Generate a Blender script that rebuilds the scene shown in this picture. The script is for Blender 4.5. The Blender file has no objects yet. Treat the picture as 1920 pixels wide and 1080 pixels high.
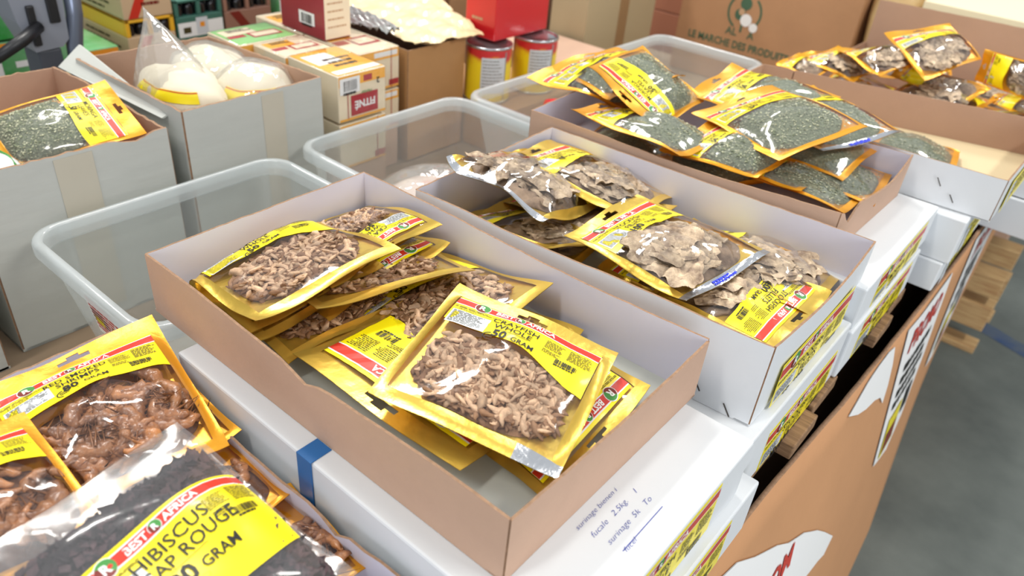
import bpy, bmesh, math, random
import numpy as np
from mathutils import Vector, Matrix

scene = bpy.context.scene
COL = scene.collection
rnd = random.Random(11)

# ------------------------------------------------------------------ camera
cam_d = bpy.data.cameras.new('camera')
cam = bpy.data.objects.new('camera', cam_d)
COL.objects.link(cam)
cam_d.sensor_width = 36.0
cam_d.lens = 1433.0 / 1920.0 * 36.0
CR = Matrix(((0.76417, -0.41053, 0.49729), (0.63941, 0.38078, -0.66797), (0.08484, 0.82847, 0.55357)))
cam.matrix_world = Matrix.Translation((0, 0, 1.65)) @ CR.to_4x4()
cam_d.clip_start = 0.02
cam_d.dof.use_dof = True
cam_d.dof.focus_distance = 0.95
cam_d.dof.aperture_fstop = 4.6
scene.camera = cam

# ------------------------------------------------------------------ world, lamps, exposure
world = bpy.data.worlds.new('hall_ambient')
scene.world = world
world.use_nodes = True
world.node_tree.nodes['Background'].inputs[0].default_value = (0.90, 0.95, 1.0, 1)
world.node_tree.nodes['Background'].inputs[1].default_value = 0.85
def ceiling_lamp(loc, sx, sy, power, col=(1, 0.97, 0.92)):
    l = bpy.data.lights.new('ceiling_lamp', 'AREA')
    l.shape = 'RECTANGLE'; l.size = sx; l.size_y = sy; l.energy = power; l.color = col
    o = bpy.data.objects.new('ceiling_lamp', l)
    o.location = loc
    COL.objects.link(o)
ceiling_lamp((-2.35, 1.75, 4.4), 0.35, 1.5, 165)
ceiling_lamp((-0.9, -1.6, 4.4), 0.35, 1.5, 85)
ceiling_lamp((1.9, 1.5, 4.0), 0.35, 1.5, 120)
ceiling_lamp((-3.2, 4.6, 4.4), 0.35, 1.5, 110)
ceiling_lamp((0.2, 5.2, 4.4), 0.35, 1.5, 90)
ceiling_lamp((-4.6, 0.6, 4.4), 0.35, 1.5, 110)
# soft cool fill lamp added to brighten upright faces, behind and right of camera
dl = bpy.data.lights.new('added_side_fill', 'AREA'); dl.shape = 'RECTANGLE'; dl.size = 3.6; dl.size_y = 3.2; dl.energy = 230; dl.color = (0.90, 0.92, 1.0)
do = bpy.data.objects.new('added_side_fill', dl); do.location = (4.6, -3.6, 1.9)
do.rotation_euler = (Vector((-5.0, 4.4, -0.5))).to_track_quat('-Z', 'Y').to_euler(); COL.objects.link(do)
vs = scene.view_settings
vs.view_transform = 'Standard'; vs.look = 'None'; vs.gamma = 1.0; vs.use_curve_mapping = False
vs.exposure = -0.52
scene.cycles.transparent_max_bounces = 24
scene.cycles.max_bounces = 8

# ------------------------------------------------------------------ materials
def srgb(r, g, b):
    f = lambda c: (c / 255 / 12.92) if c / 255 <= 0.04045 else ((c / 255 + 0.055) / 1.055) ** 2.4
    return (f(r), f(g), f(b))
MATS = {}
def M(name, col=(200, 200, 200), rough=0.6, metal=0.0, var=0.0, vscale=8.0, bump=0.0, bscale=60.0,
      spec=0.5, coat=0.0, stretch=(1, 1, 1), rand=0.0, sss=0.0, col2=None, anis=None):
    if name in MATS: return MATS[name]
    m = bpy.data.materials.new(name); m.use_nodes = True
    nt = m.node_tree; N = nt.nodes; L = nt.links
    b = N['Principled BSDF']
    c = srgb(*col)
    b.inputs['Base Color'].default_value = (*c, 1)
    b.inputs['Roughness'].default_value = rough
    b.inputs['Metallic'].default_value = metal
    b.inputs['Specular IOR Level'].default_value = spec
    b.inputs['Coat Weight'].default_value = coat
    b.inputs['Coat Roughness'].default_value = 0.12
    tc = N.new('ShaderNodeTexCoord'); mp = N.new('ShaderNodeMapping')
    L.new(tc.outputs['Object'], mp.inputs['Vector']); mp.inputs['Scale'].default_value = stretch
    src = None
    if var > 0 or col2:
        n = N.new('ShaderNodeTexNoise'); n.inputs['Scale'].default_value = vscale
        n.inputs['Detail'].default_value = 6; n.inputs['Roughness'].default_value = 0.65
        L.new(mp.outputs['Vector'], n.inputs['Vector'])
        r = N.new('ShaderNodeValToRGB')
        r.color_ramp.elements[0].position = 0.32; r.color_ramp.elements[1].position = 0.68
        if col2:
            lo = srgb(*col2); hi = c
        else:
            lo = tuple(x * (1 - var) for x in c); hi = tuple(min(1, x * (1 + var)) for x in c)
        r.color_ramp.elements[0].color = (*lo, 1); r.color_ramp.elements[1].color = (*hi, 1)
        L.new(n.outputs['Fac'], r.inputs['Fac'])
        src = r.outputs['Color']
    if rand > 0:
        oi = N.new('ShaderNodeObjectInfo'); hs = N.new('ShaderNodeHueSaturation')
        mr = N.new('ShaderNodeMapRange')
        mr.inputs['To Min'].default_value = 1 - rand; mr.inputs['To Max'].default_value = 1 + rand
        L.new(oi.outputs['Random'], mr.inputs['Value']); L.new(mr.outputs['Result'], hs.inputs['Value'])
        if src: L.new(src, hs.inputs['Color'])
        else: hs.inputs['Color'].default_value = (*c, 1)
        src = hs.outputs['Color']
    if src: L.new(src, b.inputs['Base Color'])
    if bump > 0:
        n2 = N.new('ShaderNodeTexNoise'); n2.inputs['Scale'].default_value = bscale
        n2.inputs['Detail'].default_value = 4
        L.new(mp.outputs['Vector'], n2.inputs['Vector'])
        bp = N.new('ShaderNodeBump'); bp.inputs['Strength'].default_value = bump
        bp.inputs['Distance'].default_value = 0.004
        L.new(n2.outputs['Fac'], bp.inputs['Height']); L.new(bp.outputs['Normal'], b.inputs['Normal'])
    MATS[name] = m
    return m

def film(name, tint=(0.97, 0.97, 0.97), rough=0.07, gloss=1.0, milk=0.0, bump=0.5, bscale=28.0, base=0.03, milkcol=(0.8, 0.82, 0.83)):
    if name in MATS: return MATS[name]
    m = bpy.data.materials.new(name); m.use_nodes = True
    nt = m.node_tree; N = nt.nodes; L = nt.links
    N.remove(N['Principled BSDF']); out = N['Material Output']
    tc = N.new('ShaderNodeTexCoord'); n = N.new('ShaderNodeTexNoise')
    n.inputs['Scale'].default_value = bscale; n.inputs['Detail'].default_value = 2.5
    n.inputs['Distortion'].default_value = 0.8
    L.new(tc.outputs['Object'], n.inputs['Vector'])
    bp = N.new('ShaderNodeBump'); bp.inputs['Strength'].default_value = bump; bp.inputs['Distance'].default_value = 0.01
    L.new(n.outputs['Fac'], bp.inputs['Height'])
    tr = N.new('ShaderNodeBsdfTransparent'); tr.inputs['Color'].default_value = (*tint, 1)
    gl = N.new('ShaderNodeBsdfGlossy'); gl.inputs['Roughness'].default_value = rough
    gl.inputs['Color'].default_value = (1, 1, 1, 1)
    L.new(bp.outputs['Normal'], gl.inputs['Normal'])
    lw = N.new('ShaderNodeLayerWeight'); lw.inputs['Blend'].default_value = 0.5
    L.new(bp.outputs['Normal'], lw.inputs['Normal'])
    fr = N.new('ShaderNodeMath'); fr.operation = 'POWER'; fr.inputs[1].default_value = 4.0
    L.new(lw.outputs['Facing'], fr.inputs[0])
    ma = N.new('ShaderNodeMath'); ma.operation = 'MULTIPLY_ADD'; ma.use_clamp = True
    ma.inputs[1].default_value = gloss * 0.7; ma.inputs[2].default_value = base + 0.035
    L.new(fr.outputs[0], ma.inputs[0])
    first = tr.outputs[0]
    if milk > 0:
        df = N.new('ShaderNodeBsdfDiffuse'); df.inputs['Color'].default_value = (*milkcol, 1)
        tl = N.new('ShaderNodeBsdfTranslucent'); tl.inputs['Color'].default_value = (*milkcol, 1)
        m1 = N.new('ShaderNodeMixShader'); m1.inputs[0].default_value = 0.5
        L.new(df.outputs[0], m1.inputs[1]); L.new(tl.outputs[0], m1.inputs[2])
        m2 = N.new('ShaderNodeMixShader'); m2.inputs[0].default_value = milk
        L.new(tr.outputs[0], m2.inputs[1]); L.new(m1.outputs[0], m2.inputs[2]); first = m2.outputs[0]
    mx = N.new('ShaderNodeMixShader')
    L.new(ma.outputs[0], mx.inputs[0]); L.new(first, mx.inputs[1]); L.new(gl.outputs[0], mx.inputs[2])
    L.new(mx.outputs[0], out.inputs['Surface'])
    MATS[name] = m
    return m

KRAFT = M('kraft_board', (192, 160, 138), 0.8, var=0.06, vscale=5, bump=0.12, bscale=220, spec=0.2)
KRAFT_IN = M('kraft_board_inside', (178, 146, 124), 0.85, var=0.05, vscale=6, bump=0.1, bscale=200, spec=0.2)
KRAFT_W = M('kraft_wall_board', (196, 146, 104), 0.75, var=0.05, vscale=3, bump=0.1, bscale=120, spec=0.25)
KRAFT_EDGE = M('raw_board_edge', (150, 118, 92), 0.9, var=0.25, vscale=150)
GREYB = M('grey_board_inside', (186, 188, 180), 0.8, var=0.03, vscale=6, spec=0.2)
WHITE = M('white_board', (220, 223, 225), 0.55, var=0.02, vscale=4, bump=0.05, bscale=150, spec=0.3)
WHITE_IN = M('white_board_inside', (212, 210, 222), 0.65, var=0.02, vscale=5, spec=0.25)
WHITE_C = M('white_corrugated', (184, 186, 180), 0.7, var=0.035, vscale=4, bump=0.15, bscale=14, stretch=(1, 1, 6), spec=0.25)
TAPE = M('tape_strip', (188, 182, 166), 0.35, spec=0.4)
TAPE_B = M('brown_tape', (150, 120, 84), 0.3)
SLIT = M('dark_seam', (40, 34, 30), 0.9)
GOLD = M('gold_foil', (238, 200, 88), 0.28, metal=0.72, bump=0.35, bscale=38, spec=0.6)
ORANGE = M('orange_foil', (236, 166, 40), 0.32, metal=0.5, bump=0.35, bscale=34, spec=0.6)
GOLD_IN = M('gold_inner_foil', (236, 190, 72), 0.34, metal=0.45, bump=0.4, bscale=40)
SILVER = M('silver_foil', (214, 216, 220), 0.2, metal=0.9, bump=0.6, bscale=55)
YEL = M('label_yellow', (252, 232, 14), 0.38, var=0.01, vscale=3, coat=0.25)
RED = M('label_red', (205, 50, 32), 0.4, coat=0.2)
INK = M('ink_black', (24, 22, 18), 0.5)
FINE = M('fine_print', (66, 58, 20), 0.6)
PAPER = M('paper_white', (238, 238, 236), 0.6)
TABLE = M('table_grey', (206, 210, 214), 0.5)
GREEN = M('logo_green', (66, 140, 62), 0.45)
MAROON = M('logo_brown', (120, 34, 24), 0.45)
BLUEINK = M('blue_ink', (54, 70, 160), 0.6)
BLUESTAMP = M('stamp_blue', (40, 60, 220), 0.5)
FILM = film('clear_film', gloss=1.0, base=0.03, bump=0.22, bscale=15, rough=0.09)
FILM_CR = film('crinkled_film', gloss=1.1, base=0.03, bump=0.32, bscale=18, rough=0.09)
FILM_DU = film('dusty_film', tint=(.95, .95, .95), gloss=1.0, base=0.035, bump=0.25, bscale=15, rough=0.12, milk=0.07)
FILM_SOFT = film('hazy_film', tint=(0.93, 0.93, 0.93), gloss=0.75, base=0.02, milk=0.12, bump=0.25, bscale=12, rough=0.12)
BIN = film('bin_plastic', tint=(0.90, 0.93, 0.93), gloss=0.6, base=0.01, milk=0.30, bump=0.03, bscale=9, rough=0.12, milkcol=(0.78, 0.82, 0.82))
BIN_RIM = film('bin_rim_plastic', tint=(0.9, 0.93, 0.94), gloss=0.7, base=0.01, milk=0.62, bump=0.03, bscale=9, rough=0.15, milkcol=(0.80, 0.85, 0.86))
CRAY = M('dried_crayfish_flesh', (194, 160, 128), 0.6, var=0.3, vscale=120, rand=0.28, spec=0.35, bump=0.3, bscale=300)
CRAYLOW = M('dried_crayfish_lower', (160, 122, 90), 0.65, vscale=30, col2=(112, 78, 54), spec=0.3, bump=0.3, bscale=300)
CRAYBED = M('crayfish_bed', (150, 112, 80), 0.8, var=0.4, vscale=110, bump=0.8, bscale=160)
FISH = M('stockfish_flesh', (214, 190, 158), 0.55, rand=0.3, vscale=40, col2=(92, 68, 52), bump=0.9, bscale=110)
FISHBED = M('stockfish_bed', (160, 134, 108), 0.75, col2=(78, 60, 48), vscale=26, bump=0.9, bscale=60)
LEAF = M('moringa_flakes', (184, 184, 154), 0.8, var=0.3, vscale=180)
LEAF2 = M('moringa_flakes_dark', (122, 130, 102), 0.8, var=0.3, vscale=180)
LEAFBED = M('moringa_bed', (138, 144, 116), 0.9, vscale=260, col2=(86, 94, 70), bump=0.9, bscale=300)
SHRIMP = M('smoked_shrimp_shell', (192, 130, 80), 0.35, rand=0.22, vscale=46, col2=(104, 62, 38), bump=0.5, bscale=120, coat=0.3)
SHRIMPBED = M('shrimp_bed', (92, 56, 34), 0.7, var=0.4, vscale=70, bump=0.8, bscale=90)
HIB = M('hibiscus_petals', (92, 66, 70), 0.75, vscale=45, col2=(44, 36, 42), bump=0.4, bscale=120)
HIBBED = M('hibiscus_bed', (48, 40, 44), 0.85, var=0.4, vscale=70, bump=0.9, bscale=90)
WOOD = M('pallet_wood', (168, 132, 96), 0.75, vscale=9, col2=(112, 82, 56), stretch=(1.2, 14, 14), bump=0.3, bscale=40)
CONCRETE = M('concrete', (112, 120, 116), 0.55, vscale=2.2, col2=(84, 92, 90), bump=0.15, bscale=40, spec=0.4)

# ------------------------------------------------------------------ object helpers
class Th:
    pass
def link(o, parent=None):
    COL.objects.link(o)
    if parent is not None: o.parent = parent
    return o
def tag(o, label=None, cat=None, group=None, kind=None):
    if label: o['label'] = label
    if cat: o['category'] = cat
    if group: o['group'] = group
    if kind: o['kind'] = kind
    return o
def thing(name, label, cat, loc, group=None, kind=None):
    o = bpy.data.objects.new(name, None)
    o.empty_display_size = 0.03
    o.location = loc
    link(o); tag(o, label, cat, group, kind)
    return o
def wloc(o):
    v = Vector((0, 0, 0))
    while o is not None:
        v += o.location; o = o.parent
    return v
class MB:
    """collects vertices (world coordinates) and faces with a material index"""
    def __init__(s): s.v = []; s.f = []; s.m = []
    def add(s, verts, faces, mi=0):
        o = len(s.v)
        s.v.extend([tuple(map(float, p)) for p in verts])
        for f in faces: s.f.append(tuple(i + o for i in f)); s.m.append(mi)
    def quad(s, a, b, c, d, mi=0): s.add([a, b, c, d], [(0, 1, 2, 3)], mi)
    def box(s, lo, hi, mi=0, R=None, c=None):
        (x0, y0, z0), (x1, y1, z1) = lo, hi
        vs = [(x0, y0, z0), (x1, y0, z0), (x1, y1, z0), (x0, y1, z0), (x0, y0, z1), (x1, y0, z1), (x1, y1, z1), (x0, y1, z1)]
        if R is not None: vs = [tuple(R @ (Vector(p) - Vector(c)) + Vector(c)) for p in vs]
        s.add(vs, [(0, 3, 2, 1), (4, 5, 6, 7), (0, 1, 5, 4), (1, 2, 6, 5), (2, 3, 7, 6), (3, 0, 4, 7)], mi)
    def bbox(s, lo, hi, bev=0.002, mi=0, R=None, c=None, seg=2):
        bm = bmesh.new()
        bmesh.ops.create_cube(bm, size=1)
        for v in bm.verts:
            v.co = Vector([(lo[i] + hi[i]) / 2 + v.co[i] * (hi[i] - lo[i]) for i in range(3)])
        bmesh.ops.bevel(bm, geom=list(bm.edges), offset=bev, segments=seg, affect='EDGES', profile=0.5)
        bm.verts.index_update()
        vs = [v.co.copy() for v in bm.verts]
        if R is not None: vs = [R @ (p - Vector(c)) + Vector(c) for p in vs]
        s.add(vs, [[v.index for v in f.verts] for f in bm.faces], mi)
        bm.free()
    def tube(s, pts, r, n=10, mi=0, cap=True):
        pts = [Vector(p) for p in pts]; rings = []
        rr = r if isinstance(r, (list, tuple)) else [r] * len(pts)
        up = Vector((0, 0, 1))
        for i, p in enumerate(pts):
            d = (pts[min(i + 1, len(pts) - 1)] - pts[max(i - 1, 0)]).normalized()
            a = d.cross(up)
            if a.length < 1e-3: a = d.cross(Vector((1, 0, 0)))
            a.normalize(); b = a.cross(d)
            rings.append([p + (a * math.cos(t) + b * math.sin(t)) * rr[i] for t in [2 * math.pi * k / n for k in range(n)]])
        vs = [q for R in rings for q in R]; fs = []
        for i in range(len(pts) - 1):
            for k in range(n):
                fs.append((i * n + k, i * n + (k + 1) % n, (i + 1) * n + (k + 1) % n, (i + 1) * n + k))
        if cap:
            fs.append(tuple(range(n))[::-1]); fs.append(tuple((len(pts) - 1) * n + k for k in range(n)))
        s.add(vs, fs, mi)
    def lathe(s, c, prof, n=32, mi=0):
        vs = []; fs = []
        for r, z in prof:
            for k in range(n):
                t = 2 * math.pi * k / n; vs.append((c[0] + r * math.cos(t), c[1] + r * math.sin(t), c[2] + z))
        for i in range(len(prof) - 1):
            for k in range(n):
                fs.append((i * n + k, i * n + (k + 1) % n, (i + 1) * n + (k + 1) % n, (i + 1) * n + k))
        s.add(vs, fs, mi)
    def build(s, name, mats, parent=None, smooth=False, label=None, kind=None):
        off = wloc(parent) if parent is not None else Vector((0, 0, 0))
        me = bpy.data.meshes.new(name)
        v = np.array(s.v, dtype=float) - np.array(off)
        me.from_pydata(v.tolist(), [], s.f)
        mats = mats if isinstance(mats, (list, tuple)) else [mats]
        for m in mats: me.materials.append(m)
        me.polygons.foreach_set('material_index', s.m)
        if smooth: me.polygons.foreach_set('use_smooth', [True] * len(s.f))
        me.update()
        o = bpy.data.objects.new(name, me)
        link(o, parent)
        if label: o['label'] = label
        if kind: o['kind'] = kind
        return o

# ------------------------------------------------------------------ flat print: text, bands, barcodes
_tc = {}
def text2d(s, bold=0.0, shear=0.0):
    k = (s, bold, shear)
    if k in _tc: return _tc[k]
    cu = bpy.data.curves.new('t', 'FONT'); cu.body = s; cu.size = 1.0; cu.resolution_u = 2
    cu.offset = bold; cu.shear = shear
    ob = bpy.data.objects.new('t', cu)
    me = bpy.data.meshes.new_from_object(ob)
    v = np.array([p.co[:2] for p in me.vertices]); f = [tuple(p.vertices) for p in me.polygons]
    bpy.data.objects.remove(ob); bpy.data.curves.remove(cu); bpy.data.meshes.remove(me)
    if len(v) == 0: v = np.zeros((0, 2))
    else:
        v[:, 0] -= v[:, 0].min()
        v = v / 0.69
    _tc[k] = (v, f, float(v[:, 0].max()) if len(v) else 0)
    return _tc[k]
PMATS = [INK, RED, PAPER, TABLE, GREEN, MAROON, FINE, YEL, BLUEINK]
K_, R_, W_, T_, G_, B_, F_, Y_, I_ = range(9)
class Print:
    """flat artwork in label coordinates (metres, x right, y up, top edge y = 0)"""
    def __init__(s): s.p = []
    def rect(s, x0, y0, x1, y1, m, lev=1, nx=None):
        nx = nx or max(1, int(abs(x1 - x0) / 0.012)); ny = max(1, int(abs(y1 - y0) / 0.014))
        vs = [(x0 + (x1 - x0) * i / nx, y0 + (y1 - y0) * j / ny) for j in range(ny + 1) for i in range(nx + 1)]
        fs = [(j * (nx + 1) + i, j * (nx + 1) + i + 1, (j + 1) * (nx + 1) + i + 1, (j + 1) * (nx + 1) + i) for j in range(ny) for i in range(nx)]
        s.p.append((np.array(vs), fs, m, lev))
    def text(s, t, x, y, h, m, lev=2, bold=0.0, align='C', shear=0.0, wmax=None, rot=0):
        v, f, w = text2d(t, bold, shear)
        sx = h
        if wmax and w * h > wmax: sx = wmax / w
        v = v * np.array([sx, h])
        w *= sx
        if align == 'C': v = v - np.array([w / 2, 0])
        elif align == 'R': v = v - np.array([w, 0])
        if rot:
            c_, s_ = math.cos(rot), math.sin(rot)
            v = v @ np.array([[c_, s_], [-s_, c_]])
        s.p.append((v + np.array([x, y]), f, m, lev))
    def disc(s, x, y, r, m, lev=2, n=16, a0=0, a1=2 * math.pi):
        vs = [(x, y)] + [(x + r * math.cos(a0 + (a1 - a0) * k / n), y + r * math.sin(a0 + (a1 - a0) * k / n)) for k in range(n + 1)]
        s.p.append((np.array(vs), [(0, k + 1, k + 2) for k in range(n)], m, lev))
    def ring(s, x, y, r0, r1, m, lev=2, a0=0, a1=2 * math.pi, n=16, sy=1.0):
        vs = []
        for k in range(n + 1):
            t = a0 + (a1 - a0) * k / n
            vs += [(x + r0 * math.cos(t), y + sy * r0 * math.sin(t)), (x + r1 * math.cos(t), y + sy * r1 * math.sin(t))]
        s.p.append((np.array(vs), [(2 * k, 2 * k + 1, 2 * k + 3, 2 * k + 2) for k in range(n)], m, lev))
    def lines(s, x0, x1, y0, y1, rows, m=F_, th=0.45, lev=2, r=None):
        r = r or rnd
        dy = (y1 - y0) / rows
        for k in range(rows):
            y = y0 + dy * (k + 0.5); x = x0
            end = x0 + (x1 - x0) * r.uniform(0.72, 1.0)
            while x < end:
                w = r.uniform(0.05, 0.2) * (x1 - x0)
                s.rect(x, y - abs(dy) * th / 2, min(x + w, end), y + abs(dy) * th / 2, m, lev, nx=1)
                x += w + 0.025 * (x1 - x0)
    def barcode(s, x0, x1, y0, y1, r=None):
        r = r or rnd
        x = x0; dx = (x1 - x0) / 44
        while x < x1:
            w = r.choice([1, 1, 2, 3]) * dx * 0.8
            s.rect(x, y0, min(x + w, x1), y1, K_, 2, nx=1)
            x += w + r.choice([1, 1, 2]) * dx * 0.8
        s.lines(x0, x1, y0 - (y1 - y0) * 0.38, y0 - (y1 - y0) * 0.1, 1, K_, th=0.9, r=r)
    def logo(s, x, y, r):
        s.disc(x, y, r * 1.12, W_, 2); s.disc(x, y, r, G_, 3, a0=-0.9, a1=2.4); s.disc(x, y, r, B_, 3, a0=2.4, a1=5.4)
        s.text('R', x, y - 0.5 * r, r, W_, 4, bold=0.03)
    def emit(s, mb, fmap):
        for v, f, m, lev in s.p:
            if len(v) == 0: continue
            mb.add(fmap(v[:, 0], v[:, 1], lev), f, m)

def brand_band(P, L, y0, y1, xoff=0.0, k=1.0):
    """red band with thin white rules, brand words and round marks"""
    h = y1 - y0
    P.rect(-L / 2, y0 - h * 0.14, L / 2, y1 + h * 0.14, W_, 1)
    P.rect(-L / 2, y0, L / 2, y1, R_, 2)
    hh = h * 0.66
    yb = y0 + h * 0.17
    P.text('BEST', xoff - 0.012 * k, yb, hh, W_, 3, bold=0.03, align='R', wmax=0.030 * k)
    P.logo(xoff - 0.004 * k, y0 + h * 0.5, h * 0.52)
    P.text('AFRICA', xoff + 0.004 * k, yb, hh, W_, 3, bold=0.03, align='L', wmax=0.038 * k)
    P.logo(xoff - 0.052 * k, y0 + h * 0.5, h * 0.82)

def product_print(L, H, titles, grams, date=None, seed=1, band=True, unit='GRAM', big=1.12):
    r = random.Random(seed)
    P = Print(); k = L / 0.18
    if band: brand_band(P, L, -0.0165 * k, -0.0055 * k, -0.005 * k, k)
    y = -0.021 * k
    # nutrition table on the left
    tw = 0.052 * k
    P.rect(-L / 2 + 0.003 * k, max(-H * 0.95, y - 0.036 * k), -L / 2 + tw, y - 0.010 * k, T_, 1)
    P.lines(-L / 2 + 0.005 * k, -L / 2 + tw * 0.95, y - 0.011 * k, max(-H * 0.92, y - 0.034 * k), 10, F_, 0.35, r=r)
    P.lines(-L / 2 + 0.002 * k, -L / 2 + tw * 1.1, y - 0.0005 * k, y - 0.004 * k, 2, F_, 0.5, r=r)
    if date: P.text(date, -L / 2 + 0.008 * k, y - 0.0085 * k, 0.0035 * k, K_, 2, align='L')
    # title block
    cx = -0.008 * k; h = 0.0092 * k * big
    yy = y - 0.001 * k
    for t in titles:
        yy -= h
        P.text(t, cx, yy, h * 0.86, K_, 3, bold=0.008, wmax=0.060 * k * big ** 1.3)
        yy -= h * 0.12
    P.rect(cx - 0.02 * k, yy - 0.001 * k, cx + 0.02 * k, yy - 0.0004 * k, F_, 2)
    yy -= 0.0125 * k * big
    P.text(grams, cx - 0.003 * k, yy, 0.0105 * k * big, K_, 3, bold=0.03, align='R')
    P.text(unit, cx + 0.003 * k, yy + 0.001 * k, 0.0062 * k * big, K_, 3, bold=0.015, align='L')
    P.ring(cx - 0.002 * k, yy - 0.004 * k, 0.0042 * k, 0.0047 * k, F_, 2, sy=0.5)
    P.ring(-L / 2 + tw + 0.008 * k, yy - 0.001 * k, 0.0055 * k, 0.0068 * k, K_, 2, a0=1.4, a1=4.6)
    P.lines(-L / 2 + tw + 0.005 * k, -L / 2 + tw + 0.016 * k, yy + 0.003 * k, yy - 0.004 * k, 2, F_, 0.5, r=r)
    # small print on the right
    x0 = 0.030 * k
    P.lines(x0, x0 + 0.024 * k, y - 0.002 * k, y - 0.017 * k, 7, F_, 0.42, r=r)
    P.lines(x0 + 0.028 * k, L / 2 - 0.003 * k, y - 0.000 * k, y - 0.020 * k, 9, F_, 0.42, r=r)
    P.lines(x0, x0 + 0.022 * k, y - 0.019 * k, y - 0.026 * k, 3, F_, 0.42, r=r)
    P.barcode(x0 + 0.018 * k, x0 + 0.044 * k, y - 0.034 * k, y - 0.026 * k, r=r)
    return P
# ------------------------------------------------------------------ piece meshes shared by many
def sweep_mesh(name, length, width, curl, seg, mat, seed, ripple=0.0, flat=0.55, n=7, tail=True, legs=0):
    r = random.Random(seed)
    vs = []; fs = []
    ph = r.uniform(0, 6)
    for i in range(seg + 1):
        t = i / seg
        a = curl * (t - 0.5)
        R = length / max(curl, 0.2)
        cx = R * math.sin(a); cy = R * (math.cos(a) - 1) + R * (1 - math.cos(curl / 2)) * 0.5
        w = width * (math.sin(math.pi * (0.06 + 0.9 * t ** 0.8)) ** 0.75) * (1 + ripple * math.sin(t * seg * 1.9 + ph))
        if tail and i >= seg - 1: w *= 0.9
        w *= r.uniform(0.85, 1.12)
        nx, ny = math.sin(a), math.cos(a)
        zo = r.uniform(-0.12, 0.12) * width
        for k in range(n):
            th = 2 * math.pi * k / n
            q = w * 0.5 * math.cos(th)
            vs.append((cx + nx * q, cy + ny * q, zo + flat * 0.5 * w * math.sin(th) * r.uniform(0.7, 1.2)))
    for i in range(seg):
        for k in range(n):
            fs.append((i * n + k, i * n + (k + 1) % n, (i + 1) * n + (k + 1) % n, (i + 1) * n + k))
    fs.append(tuple(range(n))[::-1]); fs.append(tuple(seg * n + k for k in range(n)))
    for q in range(legs):
        t = 0.08 + 0.7 * q / max(1, legs - 1); a = curl * (t - 0.5); R = length / max(curl, 0.2)
        cx = R * math.sin(a); cy = R * (math.cos(a) - 1) + R * (1 - math.cos(curl / 2)) * 0.5
        dx, dy = -math.sin(a) + r.gauss(0, .35), -math.cos(a) + r.gauss(0, .35); L_ = width * r.uniform(.8, 1.5); wz = width * .09
        o_ = len(vs); z_ = r.gauss(0, .2) * width
        vs += [(cx - wz, cy, z_ - wz), (cx + wz, cy, z_ - wz), (cx, cy, z_ + wz), (cx + dx * L_, cy + dy * L_, z_ + r.gauss(0, .25) * width)]
        fs += [(o_, o_ + 1, o_ + 3), (o_ + 1, o_ + 2, o_ + 3), (o_ + 2, o_, o_ + 3)]
    me = bpy.data.meshes.new(name); me.from_pydata(vs, [], fs)
    me.materials.append(mat)
    me.polygons.foreach_set('use_smooth', [True] * len(fs)); me.update()
    return me
CRAYS = [sweep_mesh('dried_crayfish', 0.023 + 0.003 * (i % 3), 0.0078 + 0.0012 * (i % 2), 1.2 + 0.38 * i, 7, CRAY, 40 + i, ripple=0.12) for i in range(7)]
SHRIMPS = [sweep_mesh('smoked_shrimp', 0.064 + 0.010 * (i % 3), 0.0195, 1.0 + 0.55 * i, 15, SHRIMP, 70 + i, ripple=0.16, flat=0.8, n=9, legs=14) for i in range(6)]
def chunk_mesh(name, size, mat, seed, flat=0.3):
    """crumpled, fibrous dried piece: folded plate with ragged outline"""
    r = random.Random(seed)
    n = 19; vs = []; fs = []
    ws = [(r.gauss(0, 1) * f, r.gauss(0, 1) * f, r.uniform(0, 6), a) for f, a in ((1.8, .55), (2.6, .45), (4.0, .3), (6.0, .16), (9, .08))]
    ang = [1 + 0.22 * math.sin(k * 1.0 * r.uniform(.9, 1.1) + r.uniform(0, 6)) for k in range(3)]
    asp = r.uniform(0.55, 0.95)
    for side in (1, -1):
        for j in range(n):
            for i in range(n):
                x = 2 * i / (n - 1) - 1; y = 2 * j / (n - 1) - 1
                x, y = x * math.sqrt(1 - y * y / 2), y * math.sqrt(1 - x * x / 2)
                rr = math.hypot(x, y); th = math.atan2(y, x)
                k = 1 + 0.18 * math.sin(3 * th + ang[0] * 5) + 0.08 * math.sin(5 * th + ang[1] * 9) + 0.035 * math.sin(11 * th + ang[2] * 7)
                z = sum(a * (abs(math.sin(p * x + q * y + ph)) - 0.5) for p, q, ph, a in ws) * flat
                z += side * 0.16 * (1 - rr ** 2.2)
                vs.append((x * k * size * 1.25, y * k * size * 1.25 * asp, z * size))
    m = n * n
    for j in range(n - 1):
        for i in range(n - 1):
            q = (j * n + i, j * n + i + 1, (j + 1) * n + i + 1, (j + 1) * n + i)
            fs.append(q); fs.append(tuple(k + m for k in q[::-1]))
    ring = [i for i in range(n)] + [j * n + n - 1 for j in range(1, n)] + [(n - 1) * n + i for i in range(n - 2, -1, -1)] + [j * n for j in range(n - 2, 0, -1)]
    for a, b in zip(ring, ring[1:] + ring[:1]): fs.append((b, a, a + m, b + m))
    me = bpy.data.meshes.new(name); me.from_pydata(vs, [], fs)
    me.materials.append(mat)
    me.polygons.foreach_set('use_smooth', [True] * len(me.polygons)); me.update()
    return me
CHUNKS = [chunk_mesh('fish_chunk', 0.026 + .004 * (i % 3), FISH, 90 + i, flat=.36) for i in range(8)]

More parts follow.
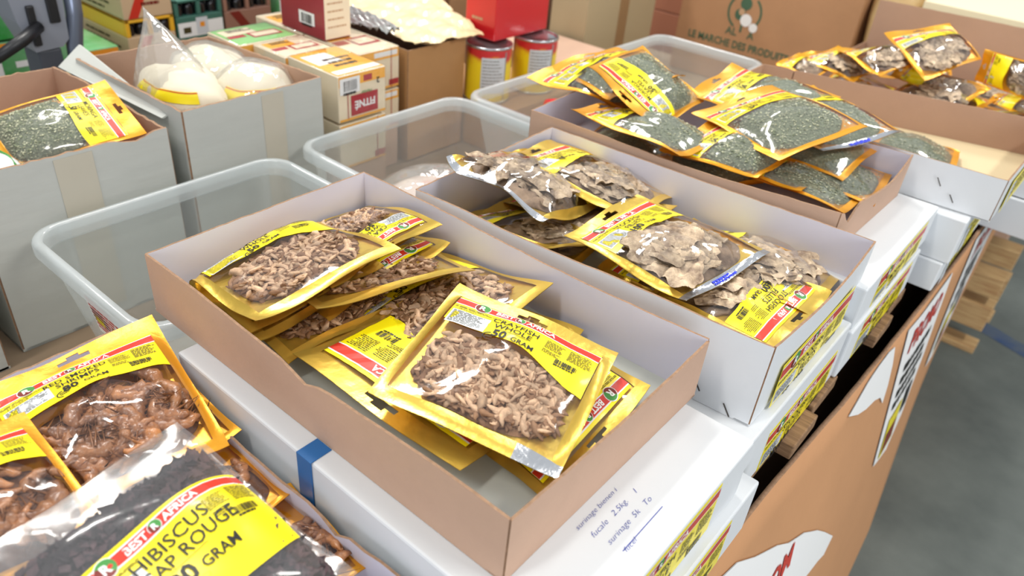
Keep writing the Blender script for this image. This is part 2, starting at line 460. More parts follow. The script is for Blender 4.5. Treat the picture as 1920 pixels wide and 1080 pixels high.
# ------------------------------------------------------------------ pouches
def lerp(a, b, t): return a + (b - a) * t
MESHARR = {}
class Pouch:
    def __init__(s, corners, T, seed, wr=0.0016, curl=0.006, fold=None, lo_v=0.14, hi_v=0.95, vp=0.9, ve=0.5):
        s.A, s.B, s.C, s.D = [np.array(c, float) for c in corners]
        s.T = T; r = np.random.RandomState(seed)
        right = (s.B + s.C - s.A - s.D) / 2; up = (s.A + s.B - s.C - s.D) / 2
        s.W = np.linalg.norm(right); s.H = np.linalg.norm(up)
        n = np.cross(right, up); s.n = n / np.linalg.norm(n)
        s.right = right / s.W; s.up = up / s.H
        s.waves = [(r.normal(0, 1, 2) * f, r.uniform(0, 6.28), a) for f, a in ((5, 1.0), (9, .8), (14, .55), (22, .35), (34, .22))]
        s.wr = wr; s.curl = curl; s.cph = r.uniform(0, 6.28, 4); s.camp = r.uniform(0.4, 1.0, 4)
        s.fold = fold; s.lo = lo_v; s.hi = hi_v; s.vp = vp; s.ve = ve
    def base(s, u, v):
        u = u[:, None]; v = v[:, None]
        return (s.A * (1 - u) + s.B * u) * (1 - v) + (s.D * (1 - u) + s.C * u) * v
    def bump(s, u, v):
        tu = np.clip((u - 0.035) / 0.93, 0, 1); tv = np.clip((v - s.lo) / (s.hi - s.lo), 0, 1)
        return np.sin(np.pi * tu) ** 0.5 * np.sin(np.pi * tv ** s.vp) ** s.ve
    def wave(s, u, v):
        return sum(a * np.sin(w[0] * u + w[1] * v + p) for w, p, a in s.waves)
    def edge(s, u, v):
        e = np.zeros_like(u)
        for d, t, k in ((u, v, 0), (1 - u, v, 1), (v, u, 2), (1 - v, u, 3)):
            e += s.camp[k] * np.exp(-d / 0.07) * np.sin(t * 7 + s.cph[k])
        return e * s.curl
    def pos(s, u, v, h):
        """h: height above the flat rectangle"""
        u = np.asarray(u, float); v = np.asarray(v, float)
        P = s.base(u, v) + s.n[None, :] * np.asarray(h)[:, None]
        if s.fold:
            v0, ang = s.fold
            m = v < v0
            if m.any():
                d = (v0 - v[m]) * s.H
                R = 0.02
                t = np.minimum(d, ang * R); th = t / R
                rest = d - t
                dirv = s.up[None, :] * np.cos(th)[:, None] - s.n[None, :] * np.sin(th)[:, None]
                B0 = s.base(u[m], np.full(m.sum(), v0)) + s.up[None, :] * (R * np.sin(th))[:, None] - s.n[None, :] * (R * (1 - np.cos(th)))[:, None] + dirv * rest[:, None]
                nn = s.n[None, :] * np.cos(th)[:, None] + s.up[None, :] * np.sin(th)[:, None]
                P[m] = B0 + nn * np.asarray(h)[m][:, None]
        return P
    def hf(s, u, v):
        b = s.bump(u, v)
        return s.T * b + s.wr * s.wave(u, v) * (0.25 + b) + s.edge(u, v) + 0.0004
    def hb(s, u, v):
        b = s.bump(u, v)
        return -0.12 * s.T * b + s.edge(u, v) + s.wr * 0.25 * s.wave(u, v) - 0.0004
    def front(s, u, v, off=0.0): return s.pos(u, v, s.hf(u, v) + off)
    def back(s, u, v): return s.pos(u, v, s.hb(u, v))

def spread(keys, counts):
    out = []
    for a, b, n in zip(keys[:-1], keys[1:], counts):
        out += [a + (b - a) * k / n for k in range(n)]
    return out + [keys[-1]]

KINDS = {
    # T, label rows, label columns, window rows, window columns, border, piece meshes, titles, grams, date
    'crayfish': dict(T=0.016, lab=(0.115, 0.395), lu=(0.075, 0.935), win=(0.1, 0.925), wu=(0.06, 0.94), border=GOLD, back=GOLD, titles=['CRAYFISH', 'WHOLE'], grams='50', date='28/03/2027', flare=0.10, bed=CRAYBED),
    'stockfish': dict(T=0.036, lab=(0.10, 0.40), lu=(0.055, 0.945), win=(0.1, 0.945), wu=(0.055, 0.945), border=GOLD, back=GOLD, titles=['STOCKFISH', 'FILLETS'], grams='100', date='19/01/2028', flare=0.0, bed=FISHBED),
    'moringa': dict(T=0.026, lab=(0.13, 0.40), lu=(0.04, 0.955), win=(0.12, 0.95), wu=(0.045, 0.955), border=ORANGE, back=ORANGE, titles=['MORINGA', 'LEAVES'], grams='50', date=None, flare=0.02, bed=LEAFBED),
    'fish': dict(T=0.034, lab=(0.13, 0.42), lu=(0.04, 0.955), win=(0.12, 0.95), wu=(0.045, 0.955), border=ORANGE, back=ORANGE, titles=[], grams='', date=None, flare=0.0, bed=FISHBED),
    'shrimp': dict(T=0.034, lab=(0.12, 0.42), lu=(0.05, 0.93), win=(0.12, 0.94), wu=(0.06, 0.93), border=ORANGE, back=ORANGE, titles=['RED SMOKED', 'SHRIMPS'], grams='80', date='21/01/2028', flare=0.0, bed=SHRIMPBED),
    'hibiscus': dict(T=0.042, lab=(0.40, 0.76), lu=(0.10, 0.93), win=(0.03, 0.985), wu=(0.02, 0.98), border=FILM, back=FILM_SOFT, titles=['HIBISCUS', 'BISSAP ROUGE'], grams='200', date=None, flare=0.0, bed=HIBBED),
}
def pouch(name, label, kind, corners, group, seed, pieces=0, T=None, curl=0.005, fold=None, printed=True, silver=0.0, wr=0.0016, low=0.35, show_label=True, stamp=False, hook=True):
    kd = KINDS[kind]; r = random.Random(seed); nr = np.random.RandomState(seed)
    lo_v = 0.10 if kind != 'hibiscus' else 0.02
    S = Pouch(corners, T or kd['T'], seed, wr=wr, curl=curl, fold=fold, lo_v=lo_v, hi_v=0.955, **({} if kind in ('crayfish', 'hibiscus') else dict(vp=1.35, ve=0.8)))
    ctr = np.mean(np.array(corners), 0)
    zmin = min(c[2] for c in corners) - 0.003
    t = thing(name, label, 'bag', (ctr[0], ctr[1], zmin), group)
    l0, l1 = kd['lab']; w0, w1 = kd['win']; u0, u1 = kd['wu']
    cols = spread([0, u0, 0.41, 0.465, 0.535, 0.59, u1, 1], [2, 10, 2, 2, 2, 10, 2])
    hk = (0.03, 0.05, 0.078)
    if kind == 'hibiscus': rows = spread([0, w0, w1, 1], [1, 30, 1]); hook = False
    else: rows = spread([0, hk[0], hk[1], hk[2], w0, l1, w1, 1], [1, 1, 1, 1, 8, 16, 3])
    nu, nv = len(cols), len(rows)
    U, V = np.meshgrid(cols, rows); U = U.ravel(); V = V.ravel()
    Fp = S.front(U, V); Bp = S.back(U, V)
    eps = 1e-6
    bord = MB(); win = MB(); back = MB(); sil = MB()
    bf = []; wf = []; kf = []; sf = []
    for j in range(nv - 1):
        for i in range(nu - 1):
            uc = (cols[i] + cols[i + 1]) / 2; vc = (rows[j] + rows[j + 1]) / 2
            q = (j * nu + i, (j + 1) * nu + i, (j + 1) * nu + i + 1, j * nu + i + 1)
            if hook and ((0.41 < uc < 0.59 and hk[1] < vc < hk[2]) or (0.465 < uc < 0.535 and hk[0] < vc < hk[1])): continue
            kf.append(q[::-1])
            if u0 < uc < u1 and w0 < vc < w1: wf.append(q)
            elif silver > 0 and vc > w1 and uc > 1 - silver: sf.append(q)
            else: bf.append(q)
    back.add(Bp, kf); back.build('back_panel', kd['back'], t, True)
    bord.add(Fp, bf)
    if bf: bord.build('foil_border' if kind != 'hibiscus' else 'film_edge', kd['border'], t, True)
    if sf:
        sil.add(Fp, sf); so = sil.build('silver_seal', SILVER, t, True, label='silver foil seal strip')
        if stamp:
            pb = MB(); P = Print()
            P.lines(-0.02, 0.03, -0.001, -0.009, 2, 0, 0.8, r=r)
            P.emit(pb, lambda x, y, lv: S.front(0.45 + x / S.W, w1 + 0.006 - y / S.H, 0.0012))
            pb.build('stamped_code', BLUESTAMP, so)
    win.add(Fp, wf); win.build('window_film', {'hibiscus': FILM_SOFT, 'stockfish': FILM_CR, 'fish': FILM_CR, 'shrimp': FILM_CR, 'moringa': FILM_DU}.get(kind, FILM), t, True)
    # contents: a lumpy bed plus pieces that stand proud of it
    cu0, cu1 = (0.11, 0.89) if kind in ('crayfish',) else ((0.07, 0.93) if kind != 'hibiscus' else (0.06, 0.94))
    cv0, cv1 = {'crayfish': (low, 0.885), 'stockfish': (0.40, 0.93), 'moringa': (0.36, 0.945), 'fish': (0.40, 0.93), 'shrimp': (0.38, 0.93), 'hibiscus': (0.17, 0.95)}[kind]
    NB = 40 if kind in ('stockfish', 'fish') else 22
    tt = np.linspace(-1, 1, NB)
    X, Y = np.meshgrid(tt, tt); X = X.ravel(); Y = Y.ravel()
    # square to rounded square
    rx = X * np.sqrt(1 - 0.42 * Y ** 4 * np.abs(X)); ry = Y * np.sqrt(1 - 0.42 * X ** 4 * np.abs(Y))
    bu = lerp(cu0, cu1, (rx + 1) / 2); bv = lerp(cv0, cv1, (ry + 1) / 2)
    rim = np.clip((1 - np.maximum(np.abs(X), np.abs(Y))) / 0.25, 0, 1) ** 0.6
    frac = {'crayfish': 0.3, 'stockfish': 0.36, 'moringa': 0.93, 'fish': 0.4, 'shrimp': 0.4, 'hibiscus': 0.68}[kind]
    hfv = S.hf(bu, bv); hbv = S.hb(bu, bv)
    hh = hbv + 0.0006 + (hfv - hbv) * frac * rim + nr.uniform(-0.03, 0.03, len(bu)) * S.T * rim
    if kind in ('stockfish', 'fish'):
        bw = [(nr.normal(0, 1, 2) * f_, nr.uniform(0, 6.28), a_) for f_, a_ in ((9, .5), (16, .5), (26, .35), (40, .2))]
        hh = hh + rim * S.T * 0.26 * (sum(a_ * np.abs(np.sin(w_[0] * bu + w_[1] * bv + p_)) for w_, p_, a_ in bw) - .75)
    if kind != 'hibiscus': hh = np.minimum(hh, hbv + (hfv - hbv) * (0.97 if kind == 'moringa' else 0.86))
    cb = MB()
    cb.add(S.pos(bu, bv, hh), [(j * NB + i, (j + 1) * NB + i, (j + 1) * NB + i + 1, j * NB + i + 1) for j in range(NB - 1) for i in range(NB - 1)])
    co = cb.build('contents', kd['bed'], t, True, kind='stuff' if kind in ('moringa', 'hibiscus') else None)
    if kind in ('crayfish', 'stockfish', 'shrimp', 'fish') and pieces:
        lib = {'crayfish': CRAYS, 'shrimp': SHRIMPS}.get(kind, CHUNKS)
        pname = {'crayfish': 'dried_crayfish', 'shrimp': 'smoked_shrimp'}.get(kind, 'fish_chunk')
        base = wloc(co)
        Rm = Matrix((Vector(S.right), Vector(S.up), Vector(S.n))).transposed()
        if kind == 'crayfish':
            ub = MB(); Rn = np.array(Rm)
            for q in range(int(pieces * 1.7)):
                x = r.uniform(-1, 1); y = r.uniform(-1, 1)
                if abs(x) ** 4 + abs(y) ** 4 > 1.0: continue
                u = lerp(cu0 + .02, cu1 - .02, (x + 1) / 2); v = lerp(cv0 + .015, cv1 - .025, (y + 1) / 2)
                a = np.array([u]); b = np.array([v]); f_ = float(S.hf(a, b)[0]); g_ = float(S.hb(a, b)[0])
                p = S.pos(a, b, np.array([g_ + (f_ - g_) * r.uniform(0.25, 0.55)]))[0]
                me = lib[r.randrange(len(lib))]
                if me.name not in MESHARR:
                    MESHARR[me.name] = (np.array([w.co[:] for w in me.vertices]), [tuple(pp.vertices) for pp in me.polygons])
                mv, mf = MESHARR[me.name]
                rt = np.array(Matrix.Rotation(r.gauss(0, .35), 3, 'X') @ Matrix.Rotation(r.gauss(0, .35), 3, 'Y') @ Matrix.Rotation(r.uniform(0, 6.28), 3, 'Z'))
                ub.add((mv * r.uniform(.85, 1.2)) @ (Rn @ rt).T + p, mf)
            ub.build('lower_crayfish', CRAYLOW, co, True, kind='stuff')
        k = 0; tries = 0
        while k < pieces and tries < pieces * 6:
            tries += 1
            x = r.uniform(-1, 1); y = r.uniform(-1, 1)
            if abs(x) ** 4 + abs(y) ** 4 > 1.0: continue
            m_ = 0.03 if kind == 'crayfish' else (0.10 if kind == 'shrimp' else 0.14)
            u = lerp(cu0 + m_, cu1 - m_, (x + 1) / 2); v = lerp(cv0 + m_ * 0.6, cv1 - m_ * 0.9, (y + 1) / 2)
            a = np.array([u]); b = np.array([v])
            f_ = float(S.hf(a, b)[0]); g_ = float(S.hb(a, b)[0])
            if kind == 'crayfish': h = g_ + (f_ - g_) * r.uniform(0.44, 0.64)
            elif kind == 'shrimp': h = g_ + (f_ - g_) * r.uniform(0.36, 0.60)
            else: h = g_ + (f_ - g_) * r.uniform(0.34, 0.58)
            p = S.pos(a, b, np.array([h]))[0]
            o = bpy.data.objects.new(pname, lib[r.randrange(len(lib))])
            tl = 0.33 if kind == 'crayfish' else 0.10
            rot = Matrix.Rotation(r.gauss(0, tl), 3, 'X') @ Matrix.Rotation(r.gauss(0, tl), 3, 'Y')
            sc = r.uniform(0.85, 1.25) if kind == 'crayfish' else r.uniform(0.7, 1.05)
            if kind in ('stockfish', 'fish'): sc *= min(1.0, min(S.W, S.H) / 0.17)
            mat = (Rm @ rot @ Matrix.Rotation(r.uniform(0, 6.28), 3, 'Z')).to_4x4() @ Matrix.Scale(sc, 4)
            mat.translation = Vector(p) - base
            o.matrix_local = mat
            link(o, co)
            k += 1
    if kind in ('moringa', 'hibiscus'):
        n = pieces or 900
        fb = MB()
        uu = nr.uniform(cu0 + 0.01, cu1 - 0.01, n); vv = nr.uniform(cv0 + 0.01, cv1 - 0.02, n)
        rr = np.clip(np.minimum(np.minimum(uu - cu0, cu1 - uu) / (cu1 - cu0), np.minimum(vv - cv0, cv1 - vv) / (cv1 - cv0)) * 2 / 0.25, 0, 1) ** 0.6
        f_ = S.hf(uu, vv); g_ = S.hb(uu, vv)
        hh = g_ + 0.001 + (f_ - g_) * frac * rr + nr.uniform(-0.0005, 0.0012, n) * (1 if kind == 'moringa' else 4)
        PP = S.pos(uu, vv, hh)
        sz = nr.uniform(0.0012, 0.0032, n) if kind == 'moringa' else nr.uniform(0.004, 0.011, n)
        for q in range(n):
            a = r.uniform(0, 6.28); e1 = S.right * math.cos(a) + S.up * math.sin(a); e2 = -S.right * math.sin(a) + S.up * math.cos(a)
            tz = S.n * r.uniform(-0.5, 0.5); tz2 = S.n * r.uniform(-0.5, 0.5); w = r.uniform(0.35, 0.7)
            c = PP[q]; l = sz[q]
            fb.add([c - e1 * l - tz * l * 0.7, c + e2 * l * w + tz2 * l * 0.8, c + e1 * l + tz * l * 0.7, c - e2 * l * w + tz2 * l * 0.6], [(0, 3, 2), (0, 2, 1)], r.randrange(2))
        fb.build('leaf_flakes' if kind == 'moringa' else 'petal_flakes', [LEAF, LEAF2] if kind == 'moringa' else [HIB, HIBBED], co, kind='stuff')
    # label with print
    if show_label:
        lu0, lu1 = kd['lu']; nl = 26; ml = 10
        uu = np.linspace(lu0, lu1, nl)
        sv = np.linspace(0, 1, ml)
        U, Vv = np.meshgrid(uu, sv); U = U.ravel(); Vv = Vv.ravel()
        tl = (U - lu0) / (lu1 - lu0)
        bot = l1 + kd['flare'] * np.clip((tl - 0.55) / 0.35, 0, 1) ** 1.5 - kd['flare'] * 0.45 * np.clip((0.4 - tl) / 0.4, 0, 1) + 0.006 * np.sin(tl * 9 + seed)
        if kind == 'hibiscus': bot = l1 + 0.03 * np.sin(tl * 3.0); 
        VL = l0 + (bot - l0) * Vv
        lb = MB(); lb.add(S.front(U, VL, 0.0006), [(j * nl + i, (j + 1) * nl + i, (j + 1) * nl + i + 1, j * nl + i + 1) for j in range(ml - 1) for i in range(nl - 1)])
        lo = lb.build('label', YEL, t, True)
        if printed:
            L = (lu1 - lu0) * S.W; Hh = (l1 - l0) * S.H; uc = (lu0 + lu1) / 2
            P = product_print(L, Hh, kd['titles'], kd['grams'], kd['date'], seed, unit='GRAM' if kd['grams'] else '', big=1.65 if kind == 'hibiscus' else 1.12)
            pb = MB()
            P.emit(pb, lambda x, y, lv: S.front(uc + x / S.W, l0 - y / S.H, 0.0008 + 0.00022 * lv))
            pb.build('print', PMATS, lo)
    return t
# ------------------------------------------------------------------ setting
def structure(name, mb, mats, label, smooth=False):
    o = mb.build(name, mats, None, smooth); tag(o, label, None, None, 'structure'); return o
mb = MB(); mb.box((-9, -6, -0.1), (7, 12, 0)); structure('floor', mb, CONCRETE, 'grey concrete warehouse floor')
mb = MB(); mb.quad((-0.6, 3.33, 0.001), (0.6, 2.90, 0.001), (0.6, 2.98, 0.001), (-0.6, 3.43, 0.001))
o = mb.build('floor_line', M('floor_paint_blue', (52, 78, 120), 0.6, vscale=7, col2=(96, 106, 110), bump=0.1), None); tag(o, 'worn blue painted line on the concrete floor', 'floor marking')
mb = MB(); mb.box((-9, 11.9, 0), (7, 12, 5)); structure('wall_back', mb, M('hall_wall', (150, 148, 140), 0.8), 'plain grey back wall of the hall')
mb = MB(); mb.box((-9, -6, 0), (-8.9, 12, 5)); structure('wall_left', mb, MATS['hall_wall'], 'plain grey side wall of the hall')

# ------------------------------------------------------------------ cardboard makers
def slab_panel(p0, p1, z0, z1, th, inward, mats, parent, name='side_panel', n=20, jit=0.0, top=None, bow=0.0, seed=0, flare=0.0):
    """upright sheet from p0 to p1 (xy), outside face material 0, inside 1, raw edge 2"""
    r = random.Random(seed)
    p0 = np.array(p0, float); p1 = np.array(p1, float); d = p1 - p0; L = np.linalg.norm(d); d /= L
    nn = np.array(inward, float)
    out = []; inn = []; rows = 4
    for i in range(n + 1):
        s = i / n
        zt = z1 + (top(s) if top else 0) + r.uniform(-jit, jit)
        for j in range(rows + 1):
            q = j / rows; z = z0 + (zt - z0) * q
            off = -nn * (bow * math.sin(math.pi * s) + flare) * q
            a = p0 + d * L * s + off
            out.append((*a, z)); inn.append((*(a + nn * th), z))
    m = rows + 1
    mb = MB(); N = len(out)
    vs = out + inn
    fo = [(i * m + j, (i + 1) * m + j, (i + 1) * m + j + 1, i * m + j + 1) for i in range(n) for j in range(rows)]
    # orient outward
    a, b, c = [np.array(vs[k]) for k in fo[0][:3]]
    nrm = np.cross(b - a, c - a)
    flip = np.dot(nrm[:2], nn) > 0
    if flip: fo = [f[::-1] for f in fo]
    fi = [tuple(k + N for k in f[::-1]) for f in fo]
    o = len(mb.v); mb.v += vs
    for f in fo: mb.f.append(f); mb.m.append(0)
    for f in fi: mb.f.append(f); mb.m.append(1)
    def strip(idx):
        for a, b in zip(idx[:-1], idx[1:]):
            mb.f.append((a, b, b + N, a + N)); mb.m.append(2)
    strip([i * m + rows for i in range(n + 1)]); strip([i * m for i in range(n + 1)])
    strip(list(range(m))); strip([n * m + j for j in range(m)])
    return mb.build(name, mats, parent)
def tray(name, label, cat, cs, z0, z1, outm, inm, group=None, th=0.003, jit=0.0006, tops={}, bows=(0, 0, 0, 0), floor_m=None, seed=1, edge=None, flare=0.0):
    """open carton. cs: xy corners A(-x,-y) B(-x,+y) C(+x,+y) D(+x,-y)"""
    cs = [np.array(c, float) for c in cs]; ctr = sum(cs) / 4
    t = thing(name, label, cat, (ctr[0], ctr[1], z0), group)
    mats = [outm, inm, edge or KRAFT_EDGE]
    mb = MB(); vs = [(*c, z0) for c in cs] + [(*c, z0 + th) for c in cs]
    mb.add(vs, [(0, 1, 2, 3)], 0); mb.add(vs[4:], [(0, 3, 2, 1)], 1)
    for i in range(4): j = (i + 1) % 4; mb.add([vs[i], vs[j], vs[4 + j], vs[4 + i]], [(0, 1, 2, 3)], 0)
    mb.build('bottom_panel', [outm, floor_m or inm], t)
    sides = [(0, 1), (1, 2), (3, 2), (0, 3)]    # far end, far side, near end (+x), near side (-y)
    for k, (i, j) in enumerate(sides):
        d = cs[j] - cs[i]; d /= np.linalg.norm(d); nn = np.array([d[1], -d[0]])
        mid = (cs[i] + cs[j]) / 2
        if np.dot(ctr - mid, nn) < 0: nn = -nn
        slab_panel(cs[i] + d * th * 0.5, cs[j] - d * th * 0.5, z0 + 0.0005, z1, th, nn, mats, t, jit=jit, top=tops.get(k), bow=bows[k], seed=seed * 10 + k, n=28, flare=flare)
    return t
def seam(parent, a, b, w=0.0016, name='seam', m=None, nrm=(0, -1, 0)):
    a = np.array(a, float); b = np.array(b, float); d = b - a; d /= np.linalg.norm(d)
    nrm = np.array(nrm, float); s = np.cross(d, nrm) * w / 2; e = nrm * 0.0007
    mb = MB(); mb.add([a - s, a + s, b + s, b - s, a - s + e, a + s + e, b + s + e, b - s + e],
                      [(0, 1, 2, 3), (7, 6, 5, 4), (0, 4, 5, 1), (1, 5, 6, 2), (2, 6, 7, 3), (3, 7, 4, 0)])
    return mb.build(name, m or SLIT, parent)
def sticker(parent, org, ux, uy, w, h, P, name='label', mat=YEL, nrm=None):
    """flat printed sheet: org = top centre, ux right, uy up (unit vectors)"""
    org = np.array(org, float); ux = np.array(ux, float); uy = np.array(uy, float)
    ux /= np.linalg.norm(ux); uy /= np.linalg.norm(uy); n = np.cross(ux, uy)
    mb = MB()
    f = lambda x, y, lv: org[None, :] + np.outer(x, ux) + np.outer(y, uy) + n[None, :] * (0.0006 + 0.0002 * lv)
    xs = np.array([-w / 2, -w / 2, w / 2, w / 2]); ys = np.array([0, -h, -h, 0])
    v = np.vstack([f(xs, ys, 0), f(xs, ys, -2)])
    mb.add(v, [(0, 1, 2, 3), (7, 6, 5, 4), (0, 4, 5, 1), (1, 5, 6, 2), (2, 6, 7, 3), (3, 7, 4, 0)])
    lo = mb.build(name, mat, parent)
    if P is not None:
        pb = MB(); P.emit(pb, f); pb.build('print', PMATS, lo)
    return lo
def carton(name, label, cat, lo, hi, mat, group=None, bev=0.003, yaw=0.0, parts=None):
    c = ((lo[0] + hi[0]) / 2, (lo[1] + hi[1]) / 2, lo[2])
    t = thing(name, label, cat, c, group)
    R = Matrix.Rotation(yaw, 3, 'Z')
    mb = MB(); mb.bbox(lo, hi, bev, R=R, c=c); mb.build('body', mat, t)
    return t
def box_label(parent, lo, hi, L, Hh, titles, grams, yc, seed, k=1.0, unit='GRAM'):
    """product sticker on the +x face"""
    P = product_print(L, Hh, titles, grams, None, seed, unit=unit)
    sticker(parent, (hi[0], yc, hi[2] - 0.006), (0, 1, 0), (0, 0, 1), L, Hh, P)

# ------------------------------------------------------------------ base, pallet, wall of the big bin
base_m = M('brown_sheet', (146, 124, 100), 0.85, var=0.05, vscale=4)
mb = MB(); mb.bbox((-1.78, -0.6, 0.0), (-0.21, 2.9, 0.757), 0.004)
o = mb.build('display_base', base_m, None); tag(o, 'large brown cardboard base that carries all the boxes', 'display base')
dark_wood = M('pallet_wood_dark', (120, 84, 60), 0.8, vscale=9, col2=(78, 54, 38), stretch=(1.2, 14, 14), bump=0.3, bscale=40)
pal = thing('wooden_pallet', 'weathered wooden pallet under the stockfish and moringa boxes', 'pallet', (-0.48, 1.45, 0.757))
yy = 0.80
k = 0
while yy < 1.9:
    w = 0.085 + 0.02 * ((k * 7) % 3) / 2
    mb = MB(); mb.bbox((-0.80, yy, 0.868), (-0.165 + 0.012 * ((k * 5) % 3), yy + w, 0.893), 0.002)
    mb.build('deck_board', WOOD, pal); yy += w + 0.012 + (0.05 if k == 2 else 0); k += 1
for xx in (-0.76, -0.50, -0.27):
    mb = MB(); mb.bbox((xx, 0.80, 0.790), (xx + 0.075, 1.98, 0.866), 0.003); mb.build('stringer', dark_wood, pal)
for k in range(3):
    mb = MB(); mb.bbox((-0.80, 0.82 + 0.4 * k, 0.759), (-0.20, 0.91 + 0.4 * k, 0.788), 0.002); mb.build('bottom_board', dark_wood, pal)

TY = [.1, .3, .78, 1.05, 1.24, 1.52, 2.72, 3.2]; TX = [-.165, -.158, -.14, -.130, -.126, -.114, -.102, -.10]
BY = [.1, .3, 1.6, 1.8, 2.7, 3.2]; BX = [.02, .01, -.013, -.022, -.112, -.15]
WT = 0.85
def wall_x(y, z, off=0.0):
    t = z / WT
    return np.interp(y, TY, TX) * t + np.interp(y, BY, BX) * (1 - t) + 0.012 * math.sin(math.pi * min(1, max(0, t))) * math.sin(y * 2.2) + off
t = thing('cardboard_wall', 'tall brown corrugated cardboard wall along the aisle', 'cardboard wall', (-0.06, 1.5, 0.0))
mb = MB(); n = 60; m = 14; y0, y1 = 0.25, 2.70
r = random.Random(5)
vs = []
for i in range(n + 1):
    y = y0 + (y1 - y0) * i / n; zt = WT + 0.006 * math.sin(y * 9) + r.uniform(-.0012, .0012)
    for j in range(m + 1):
        z = zt * j / m; vs.append((wall_x(y, z), y, z))
N = len(vs)
vs += [(x - 0.007, y, z) for x, y, z in vs]
M1 = m + 1
fo = [(i * M1 + j, (i + 1) * M1 + j, (i + 1) * M1 + j + 1, i * M1 + j + 1) for i in range(n) for j in range(m)]
mb.v = vs
for f in fo:
    mb.f.append(f); mb.m.append(0)
    mb.f.append(tuple(k + N for k in f[::-1])); mb.m.append(1)
for idx in ([i * M1 + m for i in range(n + 1)], list(range(M1)), [n * M1 + j for j in range(M1)]):
    for a, b in zip(idx[:-1], idx[1:]): mb.f.append((a, b, b + N, a + N)); mb.m.append(2)
mb.build('sheet', [KRAFT_W, KRAFT_IN, KRAFT_EDGE], t, True)
# far return of the bin
mb = MB(); mb.bbox((-0.60, 2.70, 0.0), (-0.112, 2.708, 0.80), 0.001); mb.build('return_panel', KRAFT_W, t)

def wall_sheet(name, label, cat, outline, group=None, P=None, org=None, scale=1.0, th=0.0012):
    """paper following the cardboard wall; outline in (y, z)"""
    cy = sum(p[0] for p in outline) / len(outline); cz = sum(p[1] for p in outline) / len(outline)
    t = thing(name, label, cat, (float(wall_x(cy, cz, 0.001)), cy, min(p[1] for p in outline)), group)
    bm = bmesh.new()
    vv = [bm.verts.new((0, y, z)) for y, z in outline]
    f = bm.faces.new(vv)
    bmesh.ops.triangulate(bm, faces=[f])
    bmesh.ops.subdivide_edges(bm, edges=list(bm.edges), cuts=3, use_grid_fill=True)
    mb = MB()
    bm.verts.index_update()
    lean = lambda y, z: (wall_x(y, z, 0.003), y, z)
    vs = [lean(v.co.y, v.co.z) for v in bm.verts]
    mb.add(vs, [[v.index for v in f.verts] for f in bm.faces])
    mb.add([(x - th, y, z) for x, y, z in vs], [[v.index for v in f.verts][::-1] for f in bm.faces])
    bm.free()
    mb.build('paper', PAPER, t)
    if P is not None:
        pb = MB()
        P.emit(pb, lambda x, y, lv: np.array([(wall_x(org[0] + a, org[1] + b, 0.0042 + 0.0004 * lv), org[0] + a, org[1] + b) for a, b in zip(x, y)]))
        pb.build('print', PMATS, t)
    return t
def promo_print(w, h, seed):
    P = Print(); r = random.Random(seed)
    P.text('PROMO', 0, -0.20 * h, 0.13 * h, R_, 1, bold=0.03, shear=0.2, wmax=w * 0.86)
    P.lines(-w * .38, w * .40, -.27 * h, -.62 * h, 4, K_, 0.55, 1, r=r)
    P.rect(-w * .34, -.97 * h, w * .05, -.68 * h, Y_, 1); P.rect(-w * .30, -.95 * h, w * .02, -.80 * h, B_, 2)
    P.rect(w * .14, -.84 * h, w * .36, -.66 * h, K_, 1)
    return P
wall_sheet('promo_poster', 'white promo poster hanging in the middle of the cardboard wall', 'poster',
           [(1.43, .838), (1.74, .838), (1.745, .62), (1.70, .47), (1.60, .43), (1.47, .47)], 'promo posters', promo_print(0.26, 0.38, 2), (1.585, .84))
wall_sheet('promo_poster', 'white promo poster at the far end of the cardboard wall', 'poster',
           [(1.95, .838), (2.32, .838), (2.33, .42), (2.12, .40), (1.97, .45)], 'promo posters', promo_print(0.30, 0.40, 3), (2.14, .84))
P = Print(); P.text('PROM', 0.02, 0.004, 0.040, R_, 1, bold=0.03, shear=0.25, wmax=0.40, align='R'); P.lines(-.14, .02, -.02, -.06, 2, K_, 0.5, 1)
wall_sheet('promo_poster', 'white promo poster with torn upper corner, nearest the camera', 'poster',
           [(.60, .835), (.70, .808), (.74, .80), (.80, .763), (.88, .722), (.93, .688), (1.00, .655), (1.08, .598), (1.14, .545), (1.215, .474), (1.17, .462), (1.13, .480), (1.05, .505), (.98, .44), (.85, .36), (.62, .45)], 'promo posters', P, (.935, .628))
wall_sheet('torn_paper', 'torn white paper scrap on the upper edge of cardboard wall', 'paper scrap',
           [(1.14, .806), (1.18, .817), (1.22, .829), (1.27, .838), (1.32, .843), (1.355, .838), (1.372, .79), (1.378, .74), (1.372, .70), (1.34, .732), (1.30, .748), (1.25, .757), (1.20, .775)])

# ------------------------------------------------------------------ crayfish stack
def notch(s):
    return -0.012 * math.exp(-((s - 0.53) / 0.035) ** 2) + 0.003 * math.sin(9 * s)
tray('open_tray', 'brown open cardboard tray holding the crayfish bags', 'tray',
     [(-.823, .351), (-.828, .705), (-.239, .713), (-.240, .354)], 1.046, 1.131, KRAFT, WHITE_IN, 'open product trays',
     tops={3: notch, 1: lambda s: 0.002 * math.sin(7 * s)}, floor_m=GREYB, seed=3, bows=(0, -.004, .003, .004))
def white_box(label, lo, hi, group='white product boxes', yaw=0.0):
    return carton('white_box', label, 'box', lo, hi, WHITE, group, yaw=yaw)
b1 = white_box('white lidded box directly under the crayfish tray, with handwriting on top', (-.731, .326, .957), (-.150, .694, 1.0455))
box_label(b1, (0, 0, 0), (-.150, 0, 1.0455), .23, .075, ['CRAYFISH', 'WHOLE'], '15x50', .50, 21, unit='GRAM')
